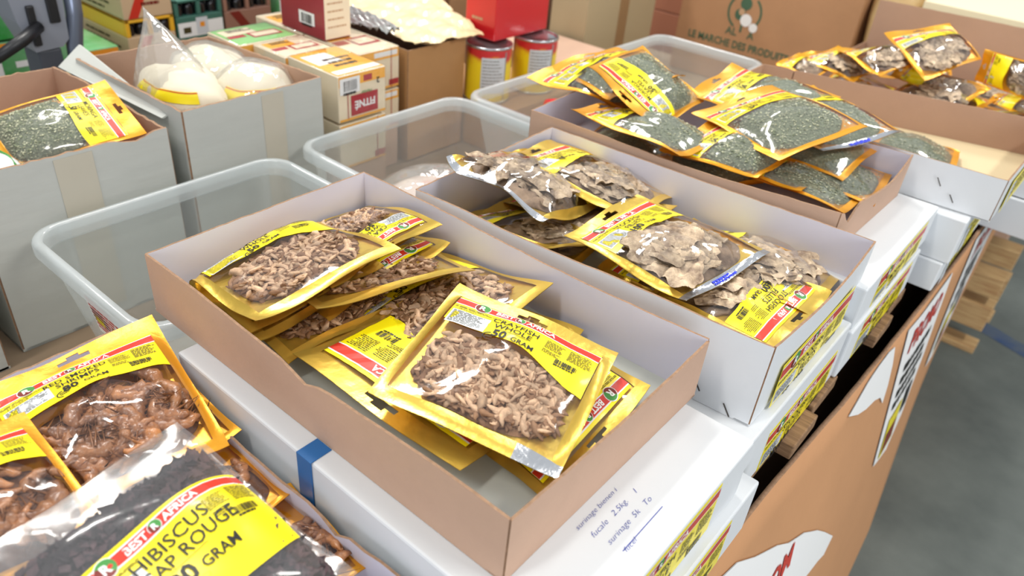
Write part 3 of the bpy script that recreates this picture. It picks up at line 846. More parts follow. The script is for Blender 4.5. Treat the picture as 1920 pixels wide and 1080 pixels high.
# blue strap round that box
bl = M('blue_strap', (36, 104, 168), 0.35, spec=0.5)
mb = MB(); mb.bbox((-.500, .3245, 1.0455), (-.476, .352, 1.0468), 0.0005); mb.bbox((-.500, .3242, .957), (-.476, .3256, 1.0468), 0.0005)
mb.build('strap', bl, b1, label='blue plastic strap')
P = Print()
for i, (tx, hh) in enumerate((('surinage bienen i', .010), ('fucale   2.5kg.    1', .011), ('surinage  5k   To', .011), ('fucel', .010))):
    P.text(tx, -0.055 + 0.004 * i, -0.018 - 0.021 * i, hh * .72, I_, 1, bold=-0.014, shear=0.3, align='L', wmax=.105)
P.rect(-0.045, -.0765, .03, -.0755, I_, 1)
pb = MB(); P.emit(pb, lambda x, y, lv: np.stack([-.2385 - y * 0.78 + 0 * x, .505 + x, np.full_like(x, 1.0462)], 1))
pb.build('handwriting', PMATS, b1)
b2 = white_box('white product box with yellow sticker just below the handwritten-on one', (-.715, .33, .868), (-.137, .735, .9565))
box_label(b2, (0, 0, 0), (-.137, 0, .9565), .23, .078, ['CRAYFISH', 'WHOLE'], '15x50', .545, 22)
white_box('white box at the base of the crayfish stack, mostly hidden', (-.72, .34, .758), (-.145, .73, .8675))

# ------------------------------------------------------------------ stockfish stack
ST = tray('open_tray', 'white open cardboard tray holding the stockfish fillet bags', 'tray',
     [(-.735, .722), (-.755, 1.085), (-.177, 1.118), (-.177, .757)], 1.006, 1.131, WHITE, WHITE_IN, 'open product trays',
     tops={2: lambda s: -0.004 * math.sin(math.pi * s), 3: lambda s: 0.0015 * math.sin(12 * s)}, seed=4, bows=(0, -.003, .006, .004), floor_m=GREYB)
for a, b in (((-.298, .7475, 1.075), (-.285, .7482, 1.052)), ((-.262, .7497, 1.047), (-.247, .7505, 1.025)), ((-.214, .7528, 1.024), (-.203, .7536, 1.008))):
    seam(ST, a, b, 0.0018, 'staple', M('staple_wire', (90, 84, 80), 0.4, metal=0.7), (0, -1, 0))
seam(ST, (-.70, 1.0855, 1.02), (-.70, 1.0855, 1.128), 0.002, 'seam', SLIT, (0, -1, 0))
box_label(ST, (0, 0, 0), (-.1765 + .004, 0, 1.085), .26, .07, ['STOCKFISH', 'FILLETS'], '15x100', .935, 23)
b = white_box('white box under the stockfish tray, its lid edge showing', (-.735, .735, .896), (-.161, 1.09, 1.0055))
box_label(b, (0, 0, 0), (-.161, 0, .975), .25, .072, ['STOCKFISH', 'FILLETS'], '15x100', .935, 24)
mb = MB(); mb.bbox((-.740, .728, .985), (-.159, .7345, 1.0055), 0.001); mb.build('lid_edge', WHITE, b)

# ------------------------------------------------------------------ moringa stack
tray('open_tray', 'brown open cardboard tray heaped with moringa leaf bags', 'tray',
     [(-.812, 1.092), (-.835, 1.42), (-.232, 1.487), (-.240, 1.135)], 1.061, 1.143, KRAFT, WHITE_IN, 'open product trays', seed=5,
     tops={2: lambda s: -0.03 * max(0, 1 - abs(s - 0.10) / 0.07) + 0.002 * math.sin(9 * s), 3: lambda s: 0.002 * math.sin(8 * s) - 0.004 * math.sin(math.pi * s)}, bows=(0, 0, .012, .003))
b = white_box('white product box directly under the moringa tray', (-.735, 1.10, .986), (-.160, 1.505, 1.0605))
box_label(b, (0, 0, 0), (-.160, 0, 1.0605), .26, .064, ['MORINGA', 'LEAVES'], '20x50', 1.31, 25)
b = white_box('white product box at the bottom of the moringa stack', (-.74, 1.095, .895), (-.155, 1.47, .9855))
box_label(b, (0, 0, 0), (-.155, 0, .9855), .26, .080, ['MORINGA', 'LEAVES'], '20x50', 1.29, 26)

# ------------------------------------------------------------------ fourth stack
T4 = tray('open_tray', 'white open tray with brown inside, behind the moringa tray', 'tray',
     [(-.66, 1.50), (-.672, 1.815), (-.068, 1.985), (-.078, 1.538)], 1.049, 1.132, WHITE, KRAFT_IN, 'open product trays', seed=6, floor_m=M('beige_floor', (206, 188, 150), 0.8))
for a, b in (((-.185, 1.523, 1.105), (-.175, 1.525, 1.09)), ((-.155, 1.527, 1.08), (-.145, 1.529, 1.066))):
    seam(T4, a, b, 0.0018, 'staple', MATS['staple_wire'], (0, -1, 0))
seam(T4, (-.60, 1.832, 1.056), (-.60, 1.832, 1.128), 0.002, 'seam', M('kraft_seam', (96, 66, 48), 0.9), (0, -1, 0))
P4 = Print(); P4.lines(-.10, .10, -.008, -.05, 5, F_, 0.4, r=random.Random(9)); P4.rect(-.13, -.065, -.085, -.01, T_, 1)
sticker(T4, (-.0715, 1.74, 1.115), (0.02, 1, 0), (0, 0, 1), .28, .066, P4)
b = white_box('white box in the fourth stack, upper one under the brown-lined tray', (-.68, 1.505, .958), (-.107, 1.93, 1.0485))
sticker(b, (-.107, 1.70, 1.02), (0, 1, 0), (0, 0, 1), .25, .06, P4)
b = white_box('white box in the fourth stack, lowest one above the cardboard wall', (-.69, 1.50, .895), (-.114, 1.92, .9575))
sticker(b, (-.114, 1.70, .945), (0, 1, 0), (0, 0, 1), .25, .05, P4)
T5 = tray('open_tray', 'white carton with upright brown back flap holding dried fish bags', 'tray',
     [(-.66, 2.0), (-.655, 2.58), (.03, 2.60), (.03, 2.0)], .946, 1.065, WHITE, KRAFT_IN, 'open product trays', seed=12, tops={1: lambda s: .125 + .01 * s})
white_box('white box at the right edge under the dried fish carton', (-.64, 1.992, .858), (.012, 2.58, .9455))
carton('brown_box', 'brown box at the right edge, supporting the dried fish stack', 'box', (-.62, 2.02, .7575), (-.215, 2.56, .8575), KRAFT)
carton('brown_box', 'plain brown box on the floor past the cardboard wall', 'box', (-.62, 3.85, .0), (-.10, 4.3, .62), KRAFT)
pal2 = thing('wooden_pallet', 'pale wooden pallet standing on the floor past the cardboard wall', 'pallet', (-.3, 3.1, 0))
for k, (zz, h) in enumerate(((0.0, .022), (.10, .10), (.24, .08))):
    for q in range(2):
        mb = MB(); mb.bbox((-.60, 2.93 + .28 * q, zz), (-.005 - .008 * k, 3.02 + .28 * q, zz + h), .003); mb.build('block_board', M('fresh_wood', (214, 184, 132), 0.7, vscale=8, col2=(176, 134, 88), stretch=(1.2, 14, 14)), pal2)

# ------------------------------------------------------------------ shrimp tray (near left)
tray('open_tray', 'white open tray at lower left holding smoked shrimps and hibiscus', 'tray',
     [(-.86, -.12), (-.86, .318), (-.27, .318), (-.27, -.12)], .90, 1.016, WHITE, WHITE_IN, 'open product trays', seed=7,
     tops={1: lambda s: (-0.014 * math.exp(-((s - 0.74) / 0.02) ** 2) - (0.006 if s > .74 else 0)) + 0.0012 * math.sin(60 * s)}, jit=0.0012, bows=(0, -.012, 0, 0))
white_box('white box under the shrimp tray at lower left', (-.85, -.12, .7575), (-.26, .318, .8995))

# ------------------------------------------------------------------ clear plastic bins
def rrect(x0, x1, y0, y1, r, n=6):
    out = []
    for cx, cy, a0 in ((x1 - r, y1 - r, 0), (x0 + r, y1 - r, 90), (x0 + r, y0 + r, 180), (x1 - r, y0 + r, 270)):
        for k in range(n + 1):
            a = math.radians(a0 + 90 * k / n); out.append((cx + r * math.cos(a), cy + r * math.sin(a)))
    return out
def bin_(label, x0, x1, y0, y1, z0, z1, stickered=False):
    t = thing('storage_bin', label, 'plastic bin', ((x0 + x1) / 2, (y0 + y1) / 2, z0), 'clear plastic storage bins')
    tap = 0.035
    def loops(prof):
        mb = MB(); vs = []; n = None
        for ins, z in prof:
            L = rrect(x0 + ins, x1 - ins, y0 + ins, y1 - ins, max(.012, .05 - ins * .4)); n = len(L)
            vs += [(x, y, z) for x, y in L]
        fs = [(i * n + k, i * n + (k + 1) % n, (i + 1) * n + (k + 1) % n, (i + 1) * n + k) for i in range(len(prof) - 1) for k in range(n)]
        return mb, vs, fs, n
    rim = .012
    prof = [(rim + tap + .03, z0), (rim + tap + .008, z0 + .004), (rim + tap, z0 + .02), (rim, z1 - .03), (rim, z1 - .028)]
    mb, vs, fs, n = loops(prof); mb.add(vs, fs + [tuple(range(n))[::-1]])
    mb.build('body', BIN, t, True)
    mb, vs, fs, n = loops([(rim, z1 - .03), (rim - .001, z1 - .004), (rim - .002, z1), (0, z1 - .001), (-.003, z1 - .006), (-.003, z1 - .024)])
    mb.add(vs, fs); mb.build('rim', BIN_RIM, t, True)
    if stickered:
        P = Print(); P.lines(-.05, .05, -.006, -.075, 9, R_, .6, r=random.Random(3)); P.lines(-.05, .0, -.03, -.06, 4, K_, .6, r=random.Random(4)); P.rect(-.045, -.06, -.02, -.045, Y_, 2); P.lines(0.01, .05, -.04, -.07, 4, G_, .6, r=random.Random(5))
        sticker(t, ((x0 + x1) / 2 + .01, y0 + .016, z1 - .045), (1, 0, 0), (0, -.15, 1), .11, .085, P, mat=PAPER)
    return t
bin_('empty clear plastic bin, nearest one, left of the crayfish tray', -1.208, -.842, .338, .806, .760, 1.0, True)
bin_('clear plastic bin, second one, with loose clear bags inside', -1.225, -.86, .862, 1.335, .760, 1.0)
bin_('clear plastic bin with a red can, beside the two tin cans', -1.215, -.85, 1.355, 1.825, .760, 1.0)
bin_('clear plastic bin farthest back, behind the moringa tray', -1.215, -.84, 1.845, 2.30, .760, 1.0)

# ------------------------------------------------------------------ big white corrugated boxes on the left
WL1 = tray('corrugated_box', 'tall white corrugated box with a moringa bag on top', 'box',
     [(-1.66, .292), (-1.665, .612), (-1.254, .622), (-1.252, .30)], .758, 1.086, WHITE_C, KRAFT_IN, 'white corrugated boxes', seed=8, jit=.0018, th=.005,
     tops={2: lambda s: -.010 * math.exp(-((s - .82) / .08) ** 2), 1: lambda s: 0.004 * math.sin(5 * s)})
sticker(WL1, (-1.2525, .455, 1.08), (0, 1, 0), (0, 0, 1), .062, .30, None, 'tape', TAPE)
WL2 = tray('corrugated_box', 'white corrugated box holding clear bags of pale flour', 'box',
     [(-1.625, .640), (-1.62, .935), (-1.255, .962), (-1.252, .650)], .758, 1.107, WHITE_C, KRAFT_IN, 'white corrugated boxes', seed=9, jit=.0012, th=.005)
sticker(WL2, (-1.2535, .84, 1.10), (0, 1, 0), (0, 0, 1), .05, .33, None, 'tape', TAPE)
mb = MB(); mb.add([(-1.66, .618, 1.085), (-1.30, .636, 1.085), (-1.30, .646, 1.088), (-1.66, .668, 1.122), (-1.66, .622, 1.083), (-1.30, .640, 1.083), (-1.30, .650, 1.086), (-1.66, .672, 1.12)],
                  [(0, 1, 2, 3), (7, 6, 5, 4), (0, 3, 7, 4), (3, 2, 6, 7), (2, 1, 5, 6), (1, 0, 4, 5)])
mb.build('flap', WHITE_C, WL1)
tray('corrugated_box', 'white corrugated box at the left edge, only its corner showing', 'box',
     [(-1.62, -.12), (-1.62, .26), (-1.225, .268), (-1.225, -.12)], .758, 1.02, WHITE_C, KRAFT_IN, 'white corrugated boxes', seed=10, th=.005)
# ------------------------------------------------------------------ bags in their trays
BAGPOSE = {
 'cray_hero':((-0.5301,0.6016,1.1180),(-0.3166,0.6448,1.1060),(-0.2517,0.4403,1.1040),(-0.4582,0.3880,1.1160)),
 'cray_corner':((-0.8535,0.3753,1.0975),(-0.8509,0.5534,1.1194),(-0.6409,0.5622,1.1500),(-0.6467,0.3551,1.1350)),
 'cray_top':((-0.6631,0.7129,1.1420),(-0.6609,0.5213,1.1180),(-0.8433,0.5619,1.0750),(-0.8458,0.7402,1.0850)),
 'cray_under':((-0.6545,0.7335,1.1280),(-0.6490,0.5239,1.1080),(-0.8161,0.5690,1.0680),(-0.8213,0.7615,1.0750)),
 'cray_fourth':((-0.6115,0.7401,1.1120),(-0.6015,0.5218,1.1000),(-0.7816,0.5606,1.0600),(-0.7918,0.7689,1.0600)),
 'cray_left2':((-0.6462,0.5617,1.1150),(-0.6517,0.3661,1.1120),(-0.8152,0.3900,1.0750),(-0.8362,0.5852,1.0800)),
 'cray_left3':((-0.7816,0.3942,1.0650),(-0.8072,0.6099,1.0650),(-0.6256,0.6168,1.0980),(-0.6253,0.3714,1.0980)),
 'cray_left4':((-0.7730,0.4027,1.0570),(-0.7618,0.6118,1.0570),(-0.5743,0.5886,1.0780),(-0.5920,0.3856,1.0800)),
 'cray_back':((-0.6790,0.5022,1.0367),(-0.6751,0.7160,1.0591),(-0.4469,0.7061,1.1145),(-0.4508,0.4923,1.0920)),
 'cray_back2':((-0.6043,0.4777,1.0641),(-0.6315,0.6909,1.0639),(-0.3984,0.7207,1.0639),(-0.3712,0.5074,1.0641)),
 'cray_right':((-0.2685,0.6993,1.0780),(-0.2505,0.4820,1.0780),(-0.4154,0.5175,1.0580),(-0.4434,0.7520,1.0580)),
 'cray_gap':((-0.8100,0.5633,1.0480),(-0.7511,0.7700,1.0441),(-0.5373,0.7105,1.1214),(-0.5962,0.5038,1.1253)),
 'stock_hero':((-0.5149,0.8011,1.1180),(-0.5114,0.9915,1.1220),(-0.2834,0.9940,1.1120),(-0.3088,0.7880,1.1100)),
 'stock_right':((-0.4226,0.9542,1.0942),(-0.4397,1.1418,1.0693),(-0.1957,1.1633,1.0642),(-0.1786,0.9757,1.0891)),
 'stock_front':((-0.1737,0.9917,1.0920),(-0.1738,0.8072,1.0920),(-0.3698,0.8243,1.0700),(-0.3737,1.0152,1.0700)),
 'stock_silver':((-0.7583,1.0114,1.1047),(-0.5703,1.0172,1.0773),(-0.5542,0.7803,1.1378),(-0.7421,0.7745,1.1652)),
 'stock_top':((-0.7355,0.8985,1.1448),(-0.7622,1.0835,1.1104),(-0.5206,1.1130,1.0819),(-0.4940,0.9280,1.1164)),
 'stock_low':((-0.7235,0.8620,1.0450),(-0.7283,1.0582,1.0450),(-0.5216,1.0232,1.0500),(-0.5121,0.8153,1.0500)),
 'stock_left':((-0.8249,0.7870,1.0555),(-0.8039,0.9735,1.0261),(-0.5654,0.9550,1.0792),(-0.5864,0.7685,1.1085)),
 'stock_back':((-0.8124,0.9658,1.0420),(-0.7571,1.1475,1.0397),(-0.5292,1.0790,1.0978),(-0.5844,0.8972,1.1001)),
 'stock_low2':((-0.5040,0.8926,1.0300),(-0.5070,1.0936,1.0300),(-0.3044,1.0647,1.0300),(-0.3197,0.8654,1.0300)),
 'mor_big':((-0.5929,1.1750,1.1548),(-0.7454,1.1602,1.2286),(-0.7718,1.3935,1.2209),(-0.6193,1.4084,1.1472)),
 'mor_centre':((-0.5926,1.3009,1.1561),(-0.5162,1.4694,1.1994),(-0.2987,1.3683,1.2089),(-0.3751,1.1999,1.1656)),
 'mor_rear':((-0.5631,1.4421,1.1504),(-0.4804,1.6114,1.1754),(-0.2646,1.5064,1.1728),(-0.3473,1.3371,1.1479)),
 'mor_upleft':((-0.9298,1.3014,1.1542),(-0.8621,1.4525,1.1927),(-0.6442,1.3524,1.2026),(-0.7119,1.2013,1.1641)),
 'mor_left':((-0.9292,1.2249,1.1487),(-0.9285,1.4148,1.1517),(-0.6885,1.4140,1.1513),(-0.6892,1.2241,1.1484)),
 'mor_lowleft':((-0.7461,1.1201,1.1583),(-0.7350,1.2886,1.1387),(-0.4955,1.2724,1.1357),(-0.5067,1.1039,1.1553)),
 'mor_front':((-0.4923,1.2063,1.1222),(-0.4935,1.3752,1.1025),(-0.2536,1.3761,1.0961),(-0.2523,1.2073,1.1158)),
 'mor_rightend':((-0.5352,1.3180,1.1223),(-0.5312,1.5074,1.1361),(-0.2913,1.5022,1.1379),(-0.2953,1.3128,1.1241)),
 'mor_rightlow':((-0.4658,1.2571,1.1120),(-0.4900,1.4451,1.0989),(-0.2520,1.4757,1.0978),(-0.2277,1.2877,1.1109)),
 'mor_uptop':((-0.6509,1.3895,1.1523),(-0.6520,1.5770,1.1829),(-0.4120,1.5792,1.1780),(-0.4109,1.3917,1.1474)),
 'mor_bottom':((-0.5662,1.2137,1.1057),(-0.5568,1.3804,1.0740),(-0.3179,1.3709,1.0945),(-0.3273,1.2041,1.1262)),
 'mor_tray4':((-0.4109,1.5989,1.0838),(-0.4383,1.7862,1.0671),(-0.2008,1.8208,1.0661),(-0.1734,1.6336,1.0828)),
 'fish_big':((-0.5119,2.1562,1.1900),(-0.3966,2.2899,1.2200),(-0.2876,2.2442,1.1700),(-0.3538,2.0193,1.1400)),
 'fish_l1':((-0.6787,2.0322,1.1100),(-0.6122,2.1525,1.1300),(-0.4820,2.1859,1.1100),(-0.5089,2.0174,1.0900)),
 'fish_l2':((-0.5973,2.0834,1.1400),(-0.4861,2.1637,1.1600),(-0.3978,2.1215,1.1500),(-0.4478,1.9901,1.1300)),
 'fish_mid':((-0.4578,2.1410,1.1000),(-0.4429,2.1326,1.1400),(-0.2333,2.1859,1.1200),(-0.2723,2.1020,1.0800)),
 'fish_right':((-0.2853,2.2616,1.1100),(-0.2892,2.2492,1.1900),(-0.1226,2.2191,1.1900),(-0.1114,2.1841,1.1100)),
 'fish_low':((-0.2348,2.2112,1.0800),(-0.2232,2.2487,1.1000),(-0.0844,2.2628,1.1000),(-0.0973,2.2021,1.0700)),
 'fish_far':((-0.7078,1.9999,1.0900),(-0.6819,2.0832,1.1100),(-0.5771,2.0446,1.1000),(-0.5999,1.9741,1.0800)),
 'shrimp_main':((-0.7938,0.1336,1.0600),(-0.7960,0.3334,1.0600),(-0.5741,0.2920,1.0300),(-0.5995,0.1162,1.0300)),
 'shrimp_left':((-0.7068,-0.0030,1.1000),(-0.7075,0.1529,1.0800),(-0.5212,0.1458,1.0600),(-0.5339,-0.0011,1.0700)),
 'hibiscus':((-0.5421,0.0432,1.1000),(-0.5825,0.2457,1.0850),(-0.3344,0.2658,1.0600),(-0.3039,0.0770,1.0800)),
 'shrimp_right':((-0.8485,0.1681,1.0100),(-0.7274,0.3132,1.0300),(-0.5934,0.3181,1.0200),(-0.5796,0.1824,1.0000)),
 'shrimp_low':((-0.6442,0.1879,1.0000),(-0.6168,0.3090,1.0000),(-0.4897,0.3079,1.0000),(-0.4982,0.1775,0.9800)),
 'shrimp_low2':((-0.5427,0.2035,0.9800),(-0.5175,0.3251,0.9850),(-0.3763,0.3128,0.9850),(-0.3852,0.1875,0.9700)),
 'left_moringa':((-1.4154,0.6008,1.1300),(-1.2551,0.5834,1.0850),(-1.3406,0.3931,1.0300),(-1.5194,0.4110,1.0700)),
 'cray_side':((-0.3342,0.3950,1.0850),(-0.5927,0.3924,1.0850),(-0.5839,0.6598,1.0750),(-0.3347,0.6479,1.0700)),
 'mor_mid':((-0.5634,1.1401,1.1350),(-0.5500,1.3145,1.1550),(-0.3791,1.2854,1.1500),(-0.3962,1.1829,1.1300)),
}
INNER = {'cray': (-.815, -.25, .362, .699, 1.053), 'stock': (-.742, -.186, .742, 1.105, 1.013), 'mor': None}
def settle(key):
    cs = [list(c) for c in BAGPOSE[key]]
    lim = INNER.get(key.split('_')[0])
    if lim:
        x0, x1, y0, y1, z0 = lim
        for ax, lo, hi in ((0, x0, x1), (1, y0, y1)):
            v = [c[ax] for c in cs]
            d = 0
            if min(v) < lo: d = lo - min(v)
            elif max(v) > hi: d = hi - max(v)
            if max(v) - min(v) > hi - lo: d = 0
            for c in cs: c[ax] += d
        for c in cs: c[2] = max(c[2], z0)
    return cs
def B(key, kind, label, group, pieces, seed, **kw):
    return pouch({'crayfish': 'crayfish_bag', 'stockfish': 'stockfish_bag', 'moringa': 'moringa_bag', 'fish': 'dried_fish_bag', 'shrimp': 'shrimp_bag', 'hibiscus': 'hibiscus_bag'}[kind],
                 label, kind, settle(key), group, seed, pieces, **kw)
GC = 'crayfish bags in the brown tray'
B('cray_hero', 'crayfish', 'gold crayfish bag facing up in front, on top of the others', GC, 300, 101, curl=.004, T=.020, silver=.22, low=.40)
B('cray_side', 'crayfish', 'crayfish bag upside down under the front one, along the tray edge', GC, 200, 102, T=.012)
B('cray_corner', 'crayfish', 'crayfish bag on top in the left corner of the brown tray', GC, 260, 103, fold=(.28, 1.2), low=.40)
B('cray_top', 'crayfish', 'crayfish bag on top against the far end of the brown tray', GC, 220, 104, T=.012, low=.5)
B('cray_under', 'crayfish', 'crayfish bag second from the top at the far end', GC, 110, 105, T=.008)
B('cray_fourth', 'crayfish', 'crayfish bag with hanging hole showing, lowest at the far end', GC, 140, 106, T=.010)
B('cray_left2', 'crayfish', 'crayfish bag just under the one in the left corner', GC, 100, 107, T=.010)
B('cray_left3', 'crayfish', 'crayfish bag with plain gold edge, middle of the left stack', GC, 200, 108, T=.012, show_label=False)
B('cray_left4', 'crayfish', 'crayfish bag at the bottom of the left stack', GC, 200, 109, T=.012, show_label=False)
B('cray_back', 'crayfish', 'crayfish bag with curled orange end behind the front bag', GC, 200, 110, T=.014)
B('cray_back2', 'crayfish', 'crayfish bag seen past the hanging hole of the front bag', GC, 150, 111, T=.011)
B('cray_right', 'crayfish', 'crayfish bag with sideways label at the right end of the tray', GC, 110, 112, T=.012)
B('cray_gap', 'crayfish', 'crayfish bag with orange tip against the inner far wall', GC, 130, 113, T=.012, show_label=False)
GS = 'stockfish bags in the white tray'
B('stock_hero', 'stockfish', 'large stockfish bag lying on top in the white tray', GS, 40, 121, silver=1, stamp=True, wr=.0022, T=.027)
B('stock_right', 'stockfish', 'stockfish bag with gold corner at the right rear of tray', GS, 34, 122, wr=.0022)
B('stock_front', 'stockfish', 'stockfish bag with sideways label in the front right corner', GS, 26, 123, T=.020, wr=.002)
B('stock_silver', 'stockfish', 'stockfish bag with silver sealed edge at the far left', GS, 34, 124, silver=1, curl=.012, wr=.0025)
B('stock_top', 'stockfish', 'stockfish bag leaning on top of the silver-edged one', GS, 34, 125, T=.028, curl=.008)
B('stock_low', 'stockfish', 'stockfish bag squeezed under the silver-edged one', GS, 30, 126, T=.022, show_label=False, wr=.0028)
B('stock_left', 'stockfish', 'stockfish bag lowest in the far left corner', GS, 16, 127, T=.018)
B('stock_back', 'stockfish', 'stockfish bag with orange end along the rear wall', GS, 16, 128, T=.020)
B('stock_low2', 'stockfish', 'stockfish bag hidden below the large top one', GS, 12, 129, T=.02)
GM = 'moringa bags heaped in the brown tray'
B('mor_big', 'moringa', 'moringa bag leaning with its label upside down, at the left', GM, 1300, 141)
B('mor_centre', 'moringa', 'moringa bag on top in the centre of the heap', GM, 1500, 142, silver=0, curl=.004)
B('mor_rear', 'moringa', 'moringa bag behind the centre one, with blue stamped silver edge', GM, 1000, 143, silver=1, stamp=True)
B('mor_upleft', 'moringa', 'moringa bag at the upper left of the heap', GM, 800, 144, curl=.009)
B('mor_left', 'moringa', 'moringa bag at the far left end of the heap', GM, 700, 145, curl=.008, silver=1)
B('mor_lowleft', 'moringa', 'moringa bag low at the left against the tray edge', GM, 900, 146)
B('mor_mid', 'moringa', 'moringa bag under the centre one, label towards the left', GM, 1000, 147, T=.022)
B('mor_front', 'moringa', 'moringa bag lying along the front edge of the tray', GM, 1200, 148, T=.022)
B('mor_rightend', 'moringa', 'moringa bag with folded gold end at the right of the heap', GM, 700, 149, T=.022, show_label=False)
B('mor_rightlow', 'moringa', 'moringa bag lowest in the right corner of the tray', GM, 700, 150, T=.020, show_label=False)
B('mor_uptop', 'moringa', 'moringa bag behind the centre one, towards the clear bin', GM, 600, 151)
B('mor_bottom', 'moringa', 'moringa bag at the bottom, its label against the front edge', GM, 500, 152, T=.016)
B('mor_tray4', 'moringa', 'single moringa bag inside the brown-lined tray', 'moringa bag alone', 800, 153, show_label=False)
GF = 'dried fish bags in the rear carton'
B('fish_big', 'fish', 'dried fish bag standing highest in the rear carton', GF, 26, 161, T=.03, curl=.003)
B('fish_l1', 'fish', 'dried fish bag at the left of the rear carton', GF, 14, 162)
B('fish_l2', 'fish', 'dried fish bag second from left in the rear carton', GF, 16, 163)
B('fish_mid', 'fish', 'dried fish bag slumped in the middle of the rear carton', GF, 18, 164)
B('fish_right', 'fish', 'dried fish bag at the right edge with a sideways label', GF, 7, 165, T=.024)
B('fish_low', 'fish', 'dried fish bag lowest at the right edge', GF, 8, 166, T=.02)
B('fish_far', 'fish', 'dried fish bag at the far left tip of the rear carton', GF, 8, 167, T=.02)
for q, (x, y, a, lab) in enumerate(((-.52, 2.16, .1, 'dried fish bag buried at the left under the others'), (-.33, 2.14, -.2, 'dried fish bag buried in the middle under the others'), (-.12, 2.15, .15, 'dried fish bag buried at the right under the others'), (-.45, 2.38, .3, 'dried fish bag lying at the back left of the carton'), (-.22, 2.40, -.1, 'dried fish bag lying at the back middle of the carton'), (-.03, 2.36, .2, 'dried fish bag lying at the back right of the carton'))):
    c_, s_ = math.cos(a), math.sin(a); zz = 1.035 + .012 * (q % 3)
    BAGPOSE['fish_fill%d' % q] = tuple((x + px * c_ - py * s_, y + px * s_ + py * c_, zz + .05 * py + .03 * (q % 2)) for px, py in ((-.095, .11), (.095, .11), (.095, -.11), (-.095, -.11)))
    B('fish_fill%d' % q, 'fish', lab, GF, 14, 201 + q, T=.04)
for q, (x, y, a, lab) in enumerate(((-.68, 1.25, .2, 'moringa bag buried at the left of the heap'), (-.50, 1.30, -.3, 'moringa bag buried in the middle of the heap'), (-.36, 1.36, 1.4, 'moringa bag buried at the right of the heap'))):
    c_, s_ = math.cos(a), math.sin(a)
    BAGPOSE['heap_fill%d' % q] = tuple((x + px * c_ - py * s_, y + px * s_ + py * c_, 1.075 + .01 * q) for px, py in ((-.085, .11), (.085, .11), (.085, -.11), (-.085, -.11)))
    B('heap_fill%d' % q, 'moringa', lab, GM, 500, 221 + q, T=.03)
B('left_moringa', 'moringa', 'moringa bag lying in the tall white corrugated box', 'moringa bag alone at left', 1500, 171, T=.022)
GR = 'red smoked shrimp bags'
B('shrimp_main', 'shrimp', 'orange bag of red smoked shrimps with the full label showing', GR, 40, 181, T=.036)
B('shrimp_left', 'shrimp', 'orange shrimp bag cut off by the left edge', GR, 26, 182, T=.034)
B('shrimp_right', 'shrimp', 'orange shrimp bag with folded end at the tray corner', GR, 22, 183, T=.024, show_label=False)
B('shrimp_low', 'shrimp', 'orange shrimp bag pressed against the tray side', GR, 18, 184, T=.022, show_label=False)
B('shrimp_low2', 'shrimp', 'orange shrimp bag lowest beside the hibiscus bag', GR, 14, 185, T=.022, show_label=False)
B('hibiscus', 'hibiscus', 'clear bag of dark dried hibiscus in the lower left foreground', None, 2200, 191, wr=.003)
# ------------------------------------------------------------------ background goods
def face_print(parent, org, ux, uy, P, name='print'):
    org = np.array(org, float); ux = np.array(ux, float); uy = np.array(uy, float); n = np.cross(ux, uy)
    pb = MB(); P.emit(pb, lambda x, y, lv: org[None, :] + np.outer(x, ux) + np.outer(y, uy) + n[None, :] * (0.0006 + 0.0003 * lv))
    return pb.build(name, PM2, parent)
TEA_O = M('tea_orange', (246, 178, 60), 0.35, coat=.3); TEA_C = M('tea_cream', (236, 220, 190), 0.35, coat=.3)
TEA_R = M('tea_red', (176, 40, 52), 0.4, coat=.3); TEA_G = M('tea_green', (140, 196, 120), 0.4, coat=.3); TAN = M('print_tan', (196, 160, 124), 0.6)
DGREEN = M('print_green', (70, 100, 76), 0.7); ORN = M('print_orange', (236, 150, 40), 0.5)
PM2 = PMATS + [TEA_O, TEA_C, TEA_R, TEA_G, TAN, DGREEN, ORN]
TO, TC, TR, TG, TN, DG, OR = range(9, 16)
